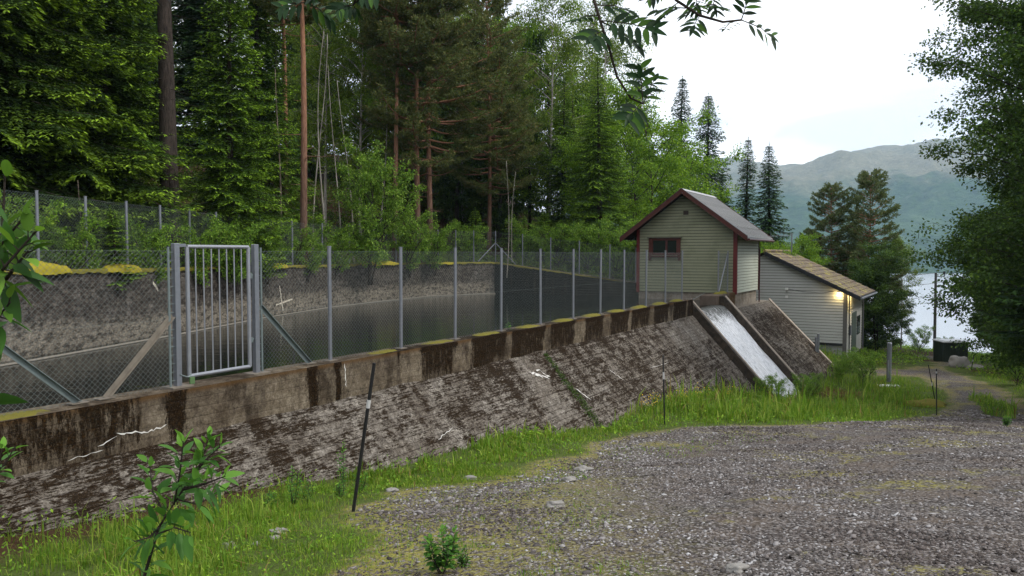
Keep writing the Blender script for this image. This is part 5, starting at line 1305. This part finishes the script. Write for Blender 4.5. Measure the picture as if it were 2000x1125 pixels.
# far side of the wood that reads as one mass
def far_wood():
    rs = np.random.default_rng(77); mbq = []; att = []
    spots = []
    for k in range(50):
        px = rs.uniform(-300, 1190); Y = rs.uniform(46, 84); 
        if 560 < px < 1010: Y = rs.uniform(60, 84)
        spots.append(((px-1000)/F*Y, Y, 'spruceD' if (px < 600 or rs.random() < .35) else ('birchB' if rs.random() < .5 else 'leafyT'), rs.uniform(.85, 1.25)))
    for k in range(14):
        px = rs.uniform(540, 1150); Y = rs.uniform(55, 66); spots.append(((px-1000)/F*Y, Y, 'leafy', rs.uniform(.7, 1.0)))
    for k in range(14):
        px = rs.uniform(1960, 2500); Y = rs.uniform(45, 80); spots.append(((px-1000)/F*Y, Y, 'spruceD' if rs.random() < .5 else 'alderS', rs.uniform(.9, 1.3)))
    VV = []; RR_ = []; TT = []; TV = []; TF = []; tb = 0
    for (x, y, key, s) in spots:
        lv, mb = PROTO[key][4]; P_ = np.concatenate(lv.P); D_ = np.concatenate(lv.D); N_ = np.concatenate(lv.N); n = len(P_)
        pick = rs.random(n) < 14000/n; a = rs.uniform(0, 6.28); Rz = np.array([[math.cos(a), -math.sin(a), 0], [math.sin(a), math.cos(a), 0], [0, 0, 1]])
        P2 = P_[pick]@Rz.T*s+[x, y, h1(x, y)]; D2 = D_[pick]@Rz.T; N2 = N_[pick]@Rz.T; S2 = unit(np.cross(D2, N2)); k = max(1., math.sqrt(n/14000.))
        L = (np.concatenate(lv.L)[pick]*s*min(1.7, k))[:, None]; Wd = (np.concatenate(lv.W)[pick]*s*min(2.0, k))[:, None]
        VV.append(np.stack([P2, P2+D2*L*.45+S2*Wd/2, P2+D2*L, P2+D2*L*.45-S2*Wd/2], 1).reshape(-1, 3)); RR_.append(np.concatenate(lv.r)[pick]); TT.append(np.concatenate(lv.t)[pick]*.6)
        H = PROTO[key][0]; tv = []
        mbx = MB(); mbx.tube([np.array([x, y, h1(x, y)-.3]), np.array([x+.2, y, h1(x, y)+6*s]), np.array([x, y, h1(x, y)+13*s])], [.2*s, .14*s, .05], 6)
        TV += mbx.v; TF += [tuple(i+tb for i in f) for f in mbx.f]; tb = len(TV)
    V = np.concatenate(VV); n = len(V)//4
    me = mesh_np('far_wood', V, np.arange(4*n).reshape(n, 4), face_attrs={'rnd': np.clip(np.concatenate(RR_), 0, 1), 'tip': np.clip(np.concatenate(TT), 0, 1)})
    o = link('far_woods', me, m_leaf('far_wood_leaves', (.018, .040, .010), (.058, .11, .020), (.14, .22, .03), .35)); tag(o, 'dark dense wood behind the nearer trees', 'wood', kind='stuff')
    me2 = bpy.data.meshes.new('t'); me2.from_pydata(TV, [], TF); t = link('trunk', me2, M['b_alder'], o); t['kind'] = 'stuff'
far_wood()

# ------------------------------------------------------------------ ground cover, grass, pebbles
def undergrowth():
    rs = np.random.default_rng(5); n = 170000
    t = rs.uniform(0, cum[-1]+4, n); off = .55+np.abs(rs.normal(0, 6., n))
    P0 = np.zeros((n, 3)); tc_ = np.clip(t, 0, cum[-1]-.01)
    tab = np.linspace(0, cum[-1]-.01, 400); a = np.array([bpt(v) for v in tab]); b = np.array([bpt(v, .5) for v in tab]); nr = unit((b-a)*[1, 1, 0])
    for k in range(2): P0[:, k] = np.interp(tc_, tab, a[:, k])+np.interp(tc_, tab, nr[:, k])*off
    g = fbm(P0[:, 0], P0[:, 1], .6, 3); keep = rs.random(n) < np.clip((g-.30)*4, .15, 1); P0 = P0[keep]; g = g[keep]; n = len(P0)
    # leave the sandy rust-red soil slope visible in places
    P0[:, 2] = hgt(P0[:, 0], P0[:, 1], False)+rs.random(n)**1.3*(.15+.75*np.clip(g-.3, 0, 1)*1.6)
    lv = Leaves(); d = unit(rs.normal(0, 1, (n, 3))*[1, 1, .4]+[0, 0, .3]); lv.add(P0, d, unit(UP+rs.normal(0, .5, (n, 3))), rs.uniform(.06, .16, n), rs.uniform(.03, .07, n), np.clip(g+rs.normal(0, .2, n), 0, 1), (rs.random(n) < .2)*.7)
    tag(link('undergrowth', lv.mesh('undergrowth'), M['birch']), 'ferns and low green growth on the bank behind the basin fence', 'undergrowth', kind='stuff')
    n = 90000; x = rs.uniform(-34, 12, n); y = rs.uniform(44, 74, n); g = fbm(x, y, .5, 13); keep = ~inpoly(x, y, RES) & (g > .36); x, y, g = x[keep], y[keep], g[keep]; n = len(x)
    lv = Leaves(); d = unit(rs.normal(0, 1, (n, 3))*[1, 1, .4]+[0, 0, .4]); lv.add(np.c_[x, y, hgt(x, y, False)+rs.random(n)*.6*g], d, unit(UP+rs.normal(0, .5, (n, 3))), rs.uniform(.14, .3, n), rs.uniform(.06, .12, n), np.clip(g+rs.normal(0, .2, n), 0, 1), (rs.random(n) < .2)*.6)
    tag(link('forest_undergrowth', lv.mesh('uf'), M['alder']), 'low green growth on the forest floor', 'undergrowth', kind='stuff')
    # right and far verges
    n = 60000; x = rs.uniform(18, 58, n); y = rs.uniform(34, 84, n); keep = (gravel(x, y) < -.8) & ((x*.5+y*.866) > 48); x, y = x[keep], y[keep]; n = len(x); g = fbm(x, y, .5, 9)
    P0 = np.c_[x, y, hgt(x, y, False)+rs.random(n)*(.12+.9*np.clip(g-.38, 0, 1)*1.6)]
    lv = Leaves(); d = unit(rs.normal(0, 1, (n, 3))*[1, 1, .4]+[0, 0, .5]); lv.add(P0, d, unit(UP+rs.normal(0, .5, (n, 3))), rs.uniform(.10, .24, n), rs.uniform(.04, .09, n), np.clip(g+rs.normal(0, .2, n), 0, 1), (rs.random(n) < .3)*.7)
    tag(link('meadow_undergrowth', lv.mesh('bracken'), M['rowan']), 'bracken and tall weeds around the cabinet and utility pole', 'undergrowth', kind='stuff')
undergrowth()

def blades(P_, H_, rs, lean=.45, w=.006):
    n = len(P_); a = rs.uniform(0, 6.28, n); o = np.c_[np.cos(a), np.sin(a), np.zeros(n)]; sd = np.c_[-o[:, 1], o[:, 0], np.zeros(n)]
    H_ = H_[:, None]; le = (np.abs(rs.normal(0, lean, n)))[:, None]; Wd = (w*(1+H_*2.5))*rs.uniform(.7, 1.4, n)[:, None]
    b = P_-UP*.02; m = b+UP*H_*.58+o*H_*le*.30; t = b+UP*H_*(1-.28*np.minimum(le, 1.2))+o*H_*le*1.0
    V = np.stack([b-sd*Wd/2, b+sd*Wd/2, m+sd*Wd*.42, m-sd*Wd*.42, t], 1).reshape(-1, 3); i = np.arange(n)[:, None]*5
    return V, i+[0, 1, 2, 3], i+[3, 2, 4]
def foot_d(x, y):      # outward distance from the dam line, and distance along it
    q_ = np.c_[x, y]-A0[:2]; return q_@OUT[:2], q_@DIRN[:2]
def grass():
    rs = np.random.default_rng(8)
    def field(n, rmin, rmax, pw, a0, a1):
        r = (rmin**pw+(rmax**pw-rmin**pw)*rs.random(n))**(1/pw); a = rs.uniform(a0, a1, n); return r*np.sin(a), r*np.cos(a)
    X = []; Y = []; 
    for args in ((520000, 2.0, 13, .8, -.95, .75), (520000, 11, 50, .55, -.50, .72)):
        x, y = field(*args); X.append(x); Y.append(y)
    x = np.r_[X[0], X[1]]; y = np.r_[Y[0], Y[1]]; near = np.r_[np.ones(len(X[0]), bool), np.zeros(len(X[1]), bool)]
    g = gravel(x, y); d, s = foot_d(x, y); z = hgt(x, y, False)
    slope_z = np.where(s < 30.9, PBOT-(d-.2)*SL, -2.17-(d-.2)*SL*.93)
    inchute = (s > 26.4) & (s < 31.1)
    free = (d > .3) & ((s > S2) | (z > slope_z+np.where(inchute, .5, .0))) & ~((s > S2-1) & (s < S2+9) & (d < 0))
    # keep clear of the powerhouse
    q_ = np.c_[x, y]-K0[:2]; ua = q_@A2[:2]; uo = q_@O2[:2]; free &= ~((ua > -.05) & (ua < HL2) & (uo < .05))
    n1 = fbm(x, y, 1.1, 4); n2 = fbm(x, y, 4.5, 14)
    dens = np.clip((-g+.10)/.9, 0, 1)**.8*np.clip((n2-.34)*4.5, .08, 1)*np.clip((n1-.30)*5, .25, 1)
    dens = np.maximum(dens, np.clip((n1-.50)*2.2, 0, .22)*(g < 2.4)*(x < 6)+np.clip((n2-.60)*5, 0, .35)*(g < 1.2))
    dens = np.where((x < -.2) & (y < 4.2), dens*.8, dens)
    dens = dens*(1-.93*np.clip((4.5-s)/1.5, 0, 1)*np.clip((1.7-d+.5*(n1-.5))/.4, 0, 1))
    dens = np.where((x < 1.2) & (s < 9) & (g > 0), np.maximum(dens, np.clip((n2-.50)*4, 0, .5)*(g < 1.6)), dens)
    keep = free & (rs.random(len(x)) < dens)
    x, y, z, g, d, s, n1, near = (v[keep] for v in (x, y, z, g, d, s, n1, near)); n = len(x)
    hgt_ = (.035+.12*np.clip(-g/1.8, 0, 1)*(.25+1.1*n1))*rs.uniform(.5, 1.5, n)
    tall = (s > 15)*np.clip(-g/1.5, 0, 1)*np.where((s > 38), .35, 1); hgt_ = hgt_*(1+1.2*tall)+.03*tall
    hgt_ = hgt_*(1+1.2*(rs.random(n) > .95)); P_ = np.c_[x, y, z]; V, Q, T = blades(P_, hgt_, rs, .5, .0055)
    ww = np.where(near, 1, 2.2)
    V = V.reshape(-1, 5, 3); c = V[:, :, :].copy(); mid = (V[:, 0]+V[:, 1])/2; V[:, 0] = mid+(V[:, 0]-mid)*ww[:, None]; V[:, 1] = mid+(V[:, 1]-mid)*ww[:, None]
    mid = (V[:, 2]+V[:, 3])/2; V[:, 2] = mid+(V[:, 2]-mid)*ww[:, None]; V[:, 3] = mid+(V[:, 3]-mid)*ww[:, None]; V = V.reshape(-1, 3)
    rnd = np.clip(n1*.9+rs.normal(0, .22, n), 0, 1); tip = np.clip(rs.random(n)**3*.9+.5*np.clip(1-np.abs(g)*1.5, 0, 1)*rs.random(n), 0, 1)
    me = mesh_np('grass', V, Q, T, face_attrs={'rnd': np.r_[rnd, rnd], 'tip': np.r_[tip, tip]})
    tag(link('grass', me, M['grass']), 'bright green grass between the dam foot and the gravel', 'grass', kind='stuff')
    pk = rs.random(len(x)) < .022; Vd, Qd, Td = blades(P_[pk], hgt_[pk]*1.35, rs, .7, .0055); r1 = rs.random(pk.sum()); zf = np.hypot(x[pk], y[pk])/8; mdd = Vd.reshape(-1, 5, 3)
    for a_, b_ in ((0, 1), (2, 3)): c_ = (mdd[:, a_]+mdd[:, b_])/2; w_ = np.clip(zf, 1, 2.5)[:, None]; mdd[:, a_] = c_+(mdd[:, a_]-c_)*w_; mdd[:, b_] = c_+(mdd[:, b_]-c_)*w_
    tag(link('dry_straw', mesh_np('straw', mdd.reshape(-1, 3), Qd, Td, face_attrs={'rnd': np.r_[r1, r1], 'tip': np.r_[r1, r1]*.5}), M['dry']), 'dry straw scattered through the grass', 'straw', kind='stuff')
    # broad leaved herbs among the grass
    n = 90000; x, y = field(n, 2.2, 40, .7, -.85, .70); g = gravel(x, y); d, s = foot_d(x, y); z = hgt(x, y, False); n1 = fbm(x, y, 1.6, 24)
    slope_z = np.where(s < 30.9, PBOT-(d-.2)*SL, -2.17-(d-.2)*SL*.93)
    keep = (g < -.25) & (d > .3) & ((s > S2) | (z > slope_z+.02)) & (n1 > .47) & ~((s > 26.4) & (s < 31.) & (z < slope_z+.5)); x, y, z, n1, g = x[keep], y[keep], z[keep], n1[keep], g[keep]; n = len(x)
    lv = Leaves(); sc_ = np.clip(np.hypot(x, y)/9, .6, 2.0); dd = unit(rs.normal(0, 1, (n, 3))*[1, 1, .3]+[0, 0, .55])
    lv.add(np.c_[x, y, z+rs.random(n)*(.05+.22*np.clip(-g/2, 0, 1))], dd, unit(UP+rs.normal(0, .35, (n, 3))), rs.uniform(.03, .065, n)*sc_, rs.uniform(.012, .028, n)*sc_, np.clip(n1+rs.normal(0, .15, n), 0, 1), (rs.random(n) < .25)*.6)
    tag(link('herbs', lv.mesh('herbs'), M['rowan']), 'small broad leaved herbs among the grass', 'herbs', kind='stuff')
    # brown tussock at lower left, dry patch in the meadow
    for (px, py, Y, r, hh, nn, lb) in ((22, 1010, 6.0, .26, .20, 1800, 'brown dry grass tussock at the lower left edge'), (1625, 778, 31., 1.1, .35, 2600, 'brown dry grass patch right of the falling water')):
        c = G(px, py); a = rs.uniform(0, 6.28, nn); q_ = r*np.sqrt(rs.random(nn)); P_ = np.c_[c[0]+np.cos(a)*q_, c[1]+np.sin(a)*q_, hgt(c[0]+np.cos(a)*q_, c[1]+np.sin(a)*q_, False)]
        V, Q, T = blades(P_, hh*rs.uniform(.6, 1.3, nn), rs, 1.1, .006 if Y < 10 else .02); r1 = rs.random(nn)
        tag(link('dry_grass_tussock', mesh_np('dry', V, Q, T, face_attrs={'rnd': np.r_[r1, r1], 'tip': np.r_[r1*0, r1*0]}), M['dry']), lb, 'grass tussock')
grass()

def pebbles():
    rs = np.random.default_rng(9); n = 260000; pw = .62
    r = (1.9**pw+(34**pw-1.9**pw)*rs.random(n))**(1/pw); a = rs.uniform(-.62, .80, n); x, y = r*np.sin(a), r*np.cos(a); g = gravel(x, y); n1 = fbm(x, y, .8, 31)
    band = np.exp(-((g-.6)/.5)**2)*(y > 8)
    keep = (g > -.15) & (rs.random(n) < np.clip(.30+(n1-.42)*3.2+.6*band, .10, 1)*np.clip((g+.5)/1.0, .1, 1)); x, y, r, g = x[keep], y[keep], r[keep], g[keep]; n = len(x); band = band[keep]
    z = hgt(x, y, False); size = .0055+.006*rs.random(n)**2+.020*rs.random(n)**14+.0008*r+.008*band*rs.random(n)**2
    ico = np.array([(0, 0, 1), (.9, 0, .35), (.28, .85, .35), (-.72, .53, .35), (-.72, -.53, .35), (.28, -.85, .35), (.72, .53, -.4), (-.28, .85, -.4), (-.9, 0, -.4), (-.28, -.85, -.4), (.72, -.53, -.4)])
    F_ = [(0, 1, 2), (0, 2, 3), (0, 3, 4), (0, 4, 5), (0, 5, 1), (1, 6, 2), (2, 6, 7), (2, 7, 3), (3, 7, 8), (3, 8, 4), (4, 8, 9), (4, 9, 5), (5, 9, 10), (5, 10, 1), (1, 10, 6)]
    th = rs.uniform(0, 6.28, n); sc3 = np.c_[rs.uniform(.8, 1.5, n), rs.uniform(.6, 1., n), rs.uniform(.22, .6, n)]*size[:, None]
    V = ico[None]*(1+rs.normal(0, .16, (n, 11, 1)))*sc3[:, None]; tilt = rs.normal(0, .3, (n, 1)); 
    V = np.stack([V[:, :, 0], V[:, :, 1], V[:, :, 2]+tilt*V[:, :, 0]], 2); c, s_ = np.cos(th)[:, None], np.sin(th)[:, None]
    V = np.stack([V[:, :, 0]*c-V[:, :, 1]*s_, V[:, :, 0]*s_+V[:, :, 1]*c, V[:, :, 2]], 2)+np.c_[x, y, z+size*.12][:, None]
    T = (np.arange(n)[:, None, None]*11+np.array(F_)[None]).reshape(-1, 3); rnd = np.repeat(rs.random(n), len(F_))
    me = mesh_np('pebbles', V.reshape(-1, 3), None, T, face_attrs={'rnd': rnd})
    m = Mat('crushed_stone'); rr_ = m.attr('rnd'); col = m.ramp(rr_, [(.0, (.030, .029, .031)), (.35, (.092, .084, .083)), (.66, (.165, .150, .146)), (.88, (.25, .24, .24)), (.98, (.42, .42, .43))])
    col = m.mix(m.math('MULTIPLY', m.noise(m.coord(), 60, 4), .4), col, (.10, .08, .06)); col = m.mix(m.step(m.noise(m.coord(), .45, 4, .6), .42, .62), col, m.mix(1., col, (.60, .56, .54), 'MULTIPLY')); m.fin(col, .85, 0, .12)
    tag(link('gravel', me, m.m), 'loose crushed stones of the turning area', 'gravel', kind='stuff')
pebbles()

# ------------------------------------------------------------------ foreground plants
def sapling(name, label, stems_, leafm, L0, seed, cat='sapling', wr=.42, group=None, tipf=.4, rad=.006):
    """stems_: list of polylines (3d); leaves alternate along the outer part"""
    rs = np.random.default_rng(seed); base = stems_[0][0][0]; o = empty(name, base, label, cat, group); O = np.array(base); mb = MB(); lv = Leaves()
    for (pl, f0, nlf, ls) in [(s[0] if isinstance(s, tuple) else s, *(s[1:] if isinstance(s, tuple) else (.25, 14, 1.))) for s in stems_]:
        pl = np.array(pl); sg = np.r_[0, np.cumsum(np.linalg.norm(np.diff(pl, axis=0), axis=1))]; tot = sg[-1]
        mb.tube(list(pl), list(np.linspace(rad*(1.1 if ls >= 1 else .6), .0015, len(pl))), 6)
        nlf = int(nlf*(1.9 if name == 'willow_sapling' else 1.35))
        for k in range(nlf):
            t = tot*(f0+(1-f0)*(k+.5)/nlf); p = np.array([np.interp(t, sg, pl[:, q_]) for q_ in range(3)]); p2 = np.array([np.interp(min(tot, t+.02)+1e-3*0, sg, pl[:, q_]) for q_ in range(3)])
            ax = unit(p2-p+1e-6*UP) if np.linalg.norm(p2-p) > 1e-6 else UP; a = k*2.4+rs.uniform(-.4, .4)
            pr = unit(np.cross(ax, [math.cos(a), math.sin(a), .1])); top_ = t/tot > .86
            d = unit(pr+ax*(.55 if not top_ else 1.4)+rs.normal(0, .12, 3)-UP*.1); L = L0*ls*rs.uniform(.65, 1.15)*(.75 if top_ else 1)
            lv.add((p+d*.012)[None], d[None], unit(UP+rs.normal(0, .3, 3))[None], L, L*wr, rs.random(), (rs.random() < tipf)*rs.random()+.35*top_)
            mb.tube([p, p+d*.016], [.0015, .001], 3, False)
    mb.build('stem', M['b_alder'], o, org=O)
    V = lv; V.P = [p-O for p in V.P]; link('leaves', V.mesh('leaves', True), M[leafm], o)
    return o
def PP(*a): return [P(x, y, Y) for x, y, Y in a]
def ground_at(px, Y): X = (px-1000)/F*Y; return np.array([X, Y, h1(X, Y)])
Yf = 2.5
b = ground_at(262, Yf)
main = [b]+PP((282, 1125, Yf), (310, 1030, Yf), (355, 960, 2.5), (392, 905, 2.5), (410, 850, 2.5))
sapling('willow_sapling', 'leafy green sapling rising from the bottom left in front of the dam', [(main, .58, 32, 1.),
    (PP((340, 985, Yf), (352, 920, 2.45), (358, 862, 2.42)), .2, 11, .95), (PP((325, 1010, Yf), (298, 960, 2.55), (292, 905, 2.6)), .3, 8, .95), (PP((360, 955, Yf), (400, 945, 2.4), (440, 930, 2.35)), .2, 9, 1.05),
    (PP((312, 1030, Yf), (290, 1050, 2.4), (262, 1058, 2.35)), .2, 6, .9), (PP((372, 935, Yf), (405, 895, 2.5), (430, 872, 2.5)), .2, 8, .9), (PP((345, 975, Yf), (385, 985, 2.6), (425, 965, 2.7)), .3, 7, .9), (PP((305, 1045, Yf), (340, 1030, 2.4), (372, 1040, 2.3)), .2, 7, .9)],
    'fore', .080, 3, 'sapling', .42)
b = ground_at(-75, 1.45)
sapling('willow_shrub', 'near leafy shoot with large green leaves at the left edge', [([b]+PP((-70, 900, 1.45), (-50, 700, 1.45), (-25, 560, 1.4), (5, 450, 1.38), (10, 330, 1.36)), .55, 16, 1.),
    (PP((-45, 660, 1.42), (0, 560, 1.35), (55, 490, 1.3)), .2, 11, 1.), (PP((-30, 580, 1.4), (10, 520, 1.3), (70, 452, 1.3)), .3, 10, .95), (PP((-60, 760, 1.45), (-20, 640, 1.4), (20, 590, 1.3)), .3, 7, .9), (PP((-20, 540, 1.4), (0, 480, 1.35), (50, 420, 1.33)), .3, 8, .95)],
    'fore_dark', .074, 9, 'shrub', .40)
b = ground_at(-60, 2.6)
sapling('willow_shrub', 'pale leafy shoots poking in at the lower left edge', [([b]+PP((-55, 1060, 2.6), (-35, 960, 2.6), (10, 905, 2.6), (30, 872, 2.6)), .7, 12, 1.), (PP((-45, 1000, 2.6), (-10, 930, 2.6), (5, 875, 2.6)), .5, 8, .9)], 'fore', .075, 12, 'shrub', .42)
rsx = np.random.default_rng(15)
def weed(px, Y, h, label, L0, seed, nst=3, mat='fore', wr=.5):
    g = ground_at(px, Y); st = []; r_ = np.random.default_rng(seed)
    for k in range(nst):
        a = r_.uniform(0, 6.28); q_ = g+np.array([math.cos(a), math.sin(a), 0])*.003*k; tp_ = q_+np.array([math.cos(a)*h*.25*(k > 0), math.sin(a)*h*.25*(k > 0), h*r_.uniform(.7, 1) if k else h])
        st.append(([q_, (q_+tp_)/2+np.array([math.cos(a), math.sin(a), 0])*.02, tp_], .12, int(14+h*18), 1.))
    sapling('weed', label, st, mat, L0, seed, 'weed', wr, 'weeds near the dam foot', .4, .004)
weed(668, 11.2, .70, 'slim leafy weed against the dam left of the nearest marker pole', .06, 61); weed(566, 9.6, .52, 'green weed at the dam foot right of the sapling', .05, 62, 5); weed(520, 9.4, .26, 'low weed at the dam foot beside a taller one', .045, 63, 5)
weed(596, 9.9, .26, 'small weed between two taller ones at the dam foot', .045, 64, 4); weed(860, float(G(860, 1122)[1]), .34, 'leafy clover like weed at the bottom edge of the photo', .065, 65, 9, 'fore', .6); weed(905, float(G(905, 1112)[1]), .15, 'small weed right of the one at the bottom edge', .035, 66, 5, 'fore', .6)
weed(660, 10.2, .22, 'low weed at the left of the nearest marker pole foot', .04, 67, 6); weed(700, 10.8, .3, 'weed behind the nearest marker pole foot', .05, 70, 5)
weed(1975, 20.5, .30, 'dark weed standing in the grass island of the road', .07, 68, 8)
# little fern on the dam top
g = D(fx2s(995), -.05, PTOP); sapling('weed', 'single bright weed growing on the dam top between fence posts', [([g, g+UP*.08, g+UP*.16+OUT*.03], .1, 9, 1.), ([g, g+DIRN*.08+UP*.06], .1, 5, 1.)], 'fore', .10, 69, 'weed', .35)
# green growth in the seam of the sloping face
def seam():
    rs = np.random.default_rng(3); lv = Leaves(); n = 1500; v = rs.uniform(.1, 3.0, n); s = fx2s(1040)+.10+rs.normal(0, .05+.03*v, n)+.03*np.sin(v*5)
    p = np.array([D(a, .22+b_/LN, PBOT-b_*SL/LN) for a, b_ in zip(s, v)])+rs.random((n, 1))*.05*OUT; keep = fbm(v, v*0, 1.8, 3) > .40; p = p[keep]; n = len(p)
    lv.add(p, rs.normal(0, 1, (n, 3))+OUT, unit(rs.normal(0, 1, (n, 3))), .05, .02, rs.random(n)*.6, (rs.random(n) < .3)*.4)
    tag(link('seam_moss', lv.mesh('seam'), M['alder']), 'green growth in the vertical seam of the sloping dam face', 'moss', kind='stuff')
    lv = Leaves(); n = 500; s = rs.uniform(15.5, 26, n); zz = []
    P_ = np.array([D(a, .2+2.0+.115*(a-16)+rs.normal(0, .15), 0) for a in s]); P_[:, 2] = hgt(P_[:, 0], P_[:, 1], False)+rs.uniform(.18, .5, n)
    P_ = P_[fbm(s, s*0, .6, 5) > .45]; n = len(P_)
    lv.add(P_, rs.normal(0, 1, (n, 3)), unit(rs.normal(0, 1, (n, 3))), .035, .03, .5, .5); tag(link('yellow_flowers', lv.mesh('f'), M['flower']), 'tiny yellow flowers along the dam foot', 'flowers', kind='stuff')
seam()

# rowan tree behind the viewer whose branches hang into the top of the view
def rowan():
    base = np.array([1.6, -1.4, h1(1.6, -1.4)]); o = empty('rowan_tree', base, 'rowan branches with feathered leaves hanging into the top of the photo', 'tree'); O = base
    rs = np.random.default_rng(4); mbt = MB(); mbt.tube([base-UP*.2, base+UP*1.4+[-.1, .1, 0], base+np.array([-.3, .5, 2.9]), base+np.array([-.4, 1.2, 4.4])], [.09, .075, .06, .03], 10); mbt.build('trunk', M['b_alder'], o, org=O)
    lv = Leaves(); tw = MB(); hub = base+np.array([-.3, .5, 2.9])
    def br(pts, r0): 
        tw.tube(pts, list(np.linspace(r0, .0022, len(pts))), 6)
    def leaf(a, b, nrm, pairs=6, Lf=.045):
        a, b = np.array(a), np.array(b); ax = b-a; Lr = np.linalg.norm(ax); ax = ax/Lr; pairs = int(np.clip(round(Lr/.024), 4, 7)); sd = unit(np.cross(ax, nrm)); tw.tube([a, (a+b)/2+nrm*.006, b-ax*Lf*.8], [.0014, .0011, .0008], 4, False)
        for k in range(pairs):
            t = .22+.66*k/(pairs-1); p = a+ax*Lr*t*.93
            for sg in (-1, 1):
                d = unit(sd*sg*1.0+ax*.55+rs.normal(0, .06, 3)); lv.add(p[None], d[None], unit(nrm+rs.normal(0, .18, 3))[None], Lf*(1.05-.35*abs(t-.5))*rs.uniform(.9, 1.1), Lf*.30, rs.random(), (rs.random() < .25)*.5)
        lv.add((b-ax*Lf*.9)[None], ax[None], nrm[None], Lf, Lf*.34, rs.random(), 0)
    T = 1.75
    s1 = PP((1148, -60, T), (1160, 0, T), (1172, 40, T), (1190, 95, T), (1205, 150, T), (1232, 192, T), (1257, 203, T)); br([hub, hub+np.array([-.6, 1.2, -.6])]+s1, .0045)
    s2 = PP((1300, -70, 1.7), (1320, 0, 1.7), (1366, 30, 1.7), (1412, 43, 1.7), (1448, 39, 1.7)); br([hub, hub+np.array([-.5, 1.3, -.65])]+s2, .0042)
    s3 = PP((470, -160, 1.75), (560, -50, 1.75), (600, 5, 1.75)); br([hub, base+np.array([-1.2, 1.6, 2.6])]+s3, .0042)
    s4 = PP((640, -80, 1.75), (700, -15, 1.75), (690, 10, 1.75)); br([s3[0]]+s4, .003)
    V_ = lambda x, y, Y=T: P(x, y, Y)
    f = unit(np.array([0, -1., .25]))
    # (base px, tip px, distances, facing)
    for (x0, y0, x1, y1, da, db, nx, nz_, L) in [(1172, 40, 1300, 62, 0, -.06, 0, .5, .052), (1172, 40, 1262, 100, 0, .03, .2, 1.5, .042), (1172, 42, 1238, 80, .02, .1, 0, 2., .038), (1180, 60, 1145, 82, 0, -.05, 0, .6, .05), (1172, 30, 1115, 42, 0, .08, 0, 2.5, .04), (1165, 10, 1238, 22, 0, .05, 0, 1.2, .045),
            (1256, 203, 1246, 120, 0, -.03, .2, .3, .045), (1257, 203, 1285, 140, 0, .04, 0, .6, .036), (1250, 203, 1222, 240, 0, -.05, 0, .3, .046), (1235, 193, 1268, 158, 0, .05, .3, 1.2, .034)]:
        leaf(V_(x0, y0, T+da), V_(x1, y1, T+db), unit(np.array([nx, -1., nz_])), 6, L)
    for (x0, y0, x1, y1, da, db, nx, nz_, L) in [(1448, 39, 1520, 78, 0, .02, .3, .6, .036), (1448, 39, 1464, -18, 0, .0, .2, .4, .036), (1367, 31, 1348, 66, 0, -.03, 0, .9, .034), (1340, 16, 1275, 22, 0, .04, 0, 1.6, .036), (1325, 5, 1288, 38, 0, .05, 0, 1.2, .03), (1380, 10, 1412, 18, -.02, .1, 0, 2., .034), (1366, 5, 1338, 34, .05, .1, 0, 1.4, .034),
            (1385, -20, 1400, 30, .05, .05, .4, .8, .032), (1300, -20, 1262, 2, 0, 0, 0, 1.4, .036), (1440, 40, 1410, 60, 0, .1, 0, 3., .022), (1350, -15, 1370, 28, .1, .1, 0, .7, .034)]:
        leaf(V_(x0, y0, 1.7+da), V_(x1, y1, 1.7+db), unit(np.array([nx, -1., nz_])), 6, L)
    for (x0, y0, x1, y1, nz_, L) in [(600, 5, 540, 18, .7, .042), (600, 5, 655, 42, .6, .042), (600, 5, 622, -25, .5, .04), (690, 10, 720, -12, .8, .04), (690, 10, 655, 22, .7, .045), (580, -20, 620, 0, 1.5, .042), (700, -15, 742, -8, .6, .045), (560, -50, 550, 0, .6, .04), (690, 10, 700, 36, 2., .03)]:
        leaf(V_(x0, y0, 1.75), V_(x1, y1, 1.75+rs.uniform(-.05, .05)), unit(np.array([0, -1., nz_])), 6, L)
    tw.build('branch', M['b_alder'], o, org=O, smooth=True); lv.P = [p-O for p in lv.P]; link('leaves', lv.mesh('leaves', True), M['rowan_near'], o)
rowan()

# ------------------------------------------------------------------ air
hz = bpy.data.materials.new('haze'); hz.use_nodes = True; hn = hz.node_tree.nodes; hn.clear()
ho = hn.new('ShaderNodeOutputMaterial'); hv = hn.new('ShaderNodeVolumePrincipled'); hv.inputs['Density'].default_value = .00015; hv.inputs['Color'].default_value = (.52, .76, 1., 1); hv.inputs['Anisotropy'].default_value = .2
hz.node_tree.links.new(hv.outputs[0], ho.inputs['Volume'])
mb = MB(); mb.obox((-3600, -700, -90), (8600, 0, 0), (0, 5200, 0), (0, 0, 850)); tag(mb.build('haze', hz), kind='stuff')
bpy.context.view_layer.update()
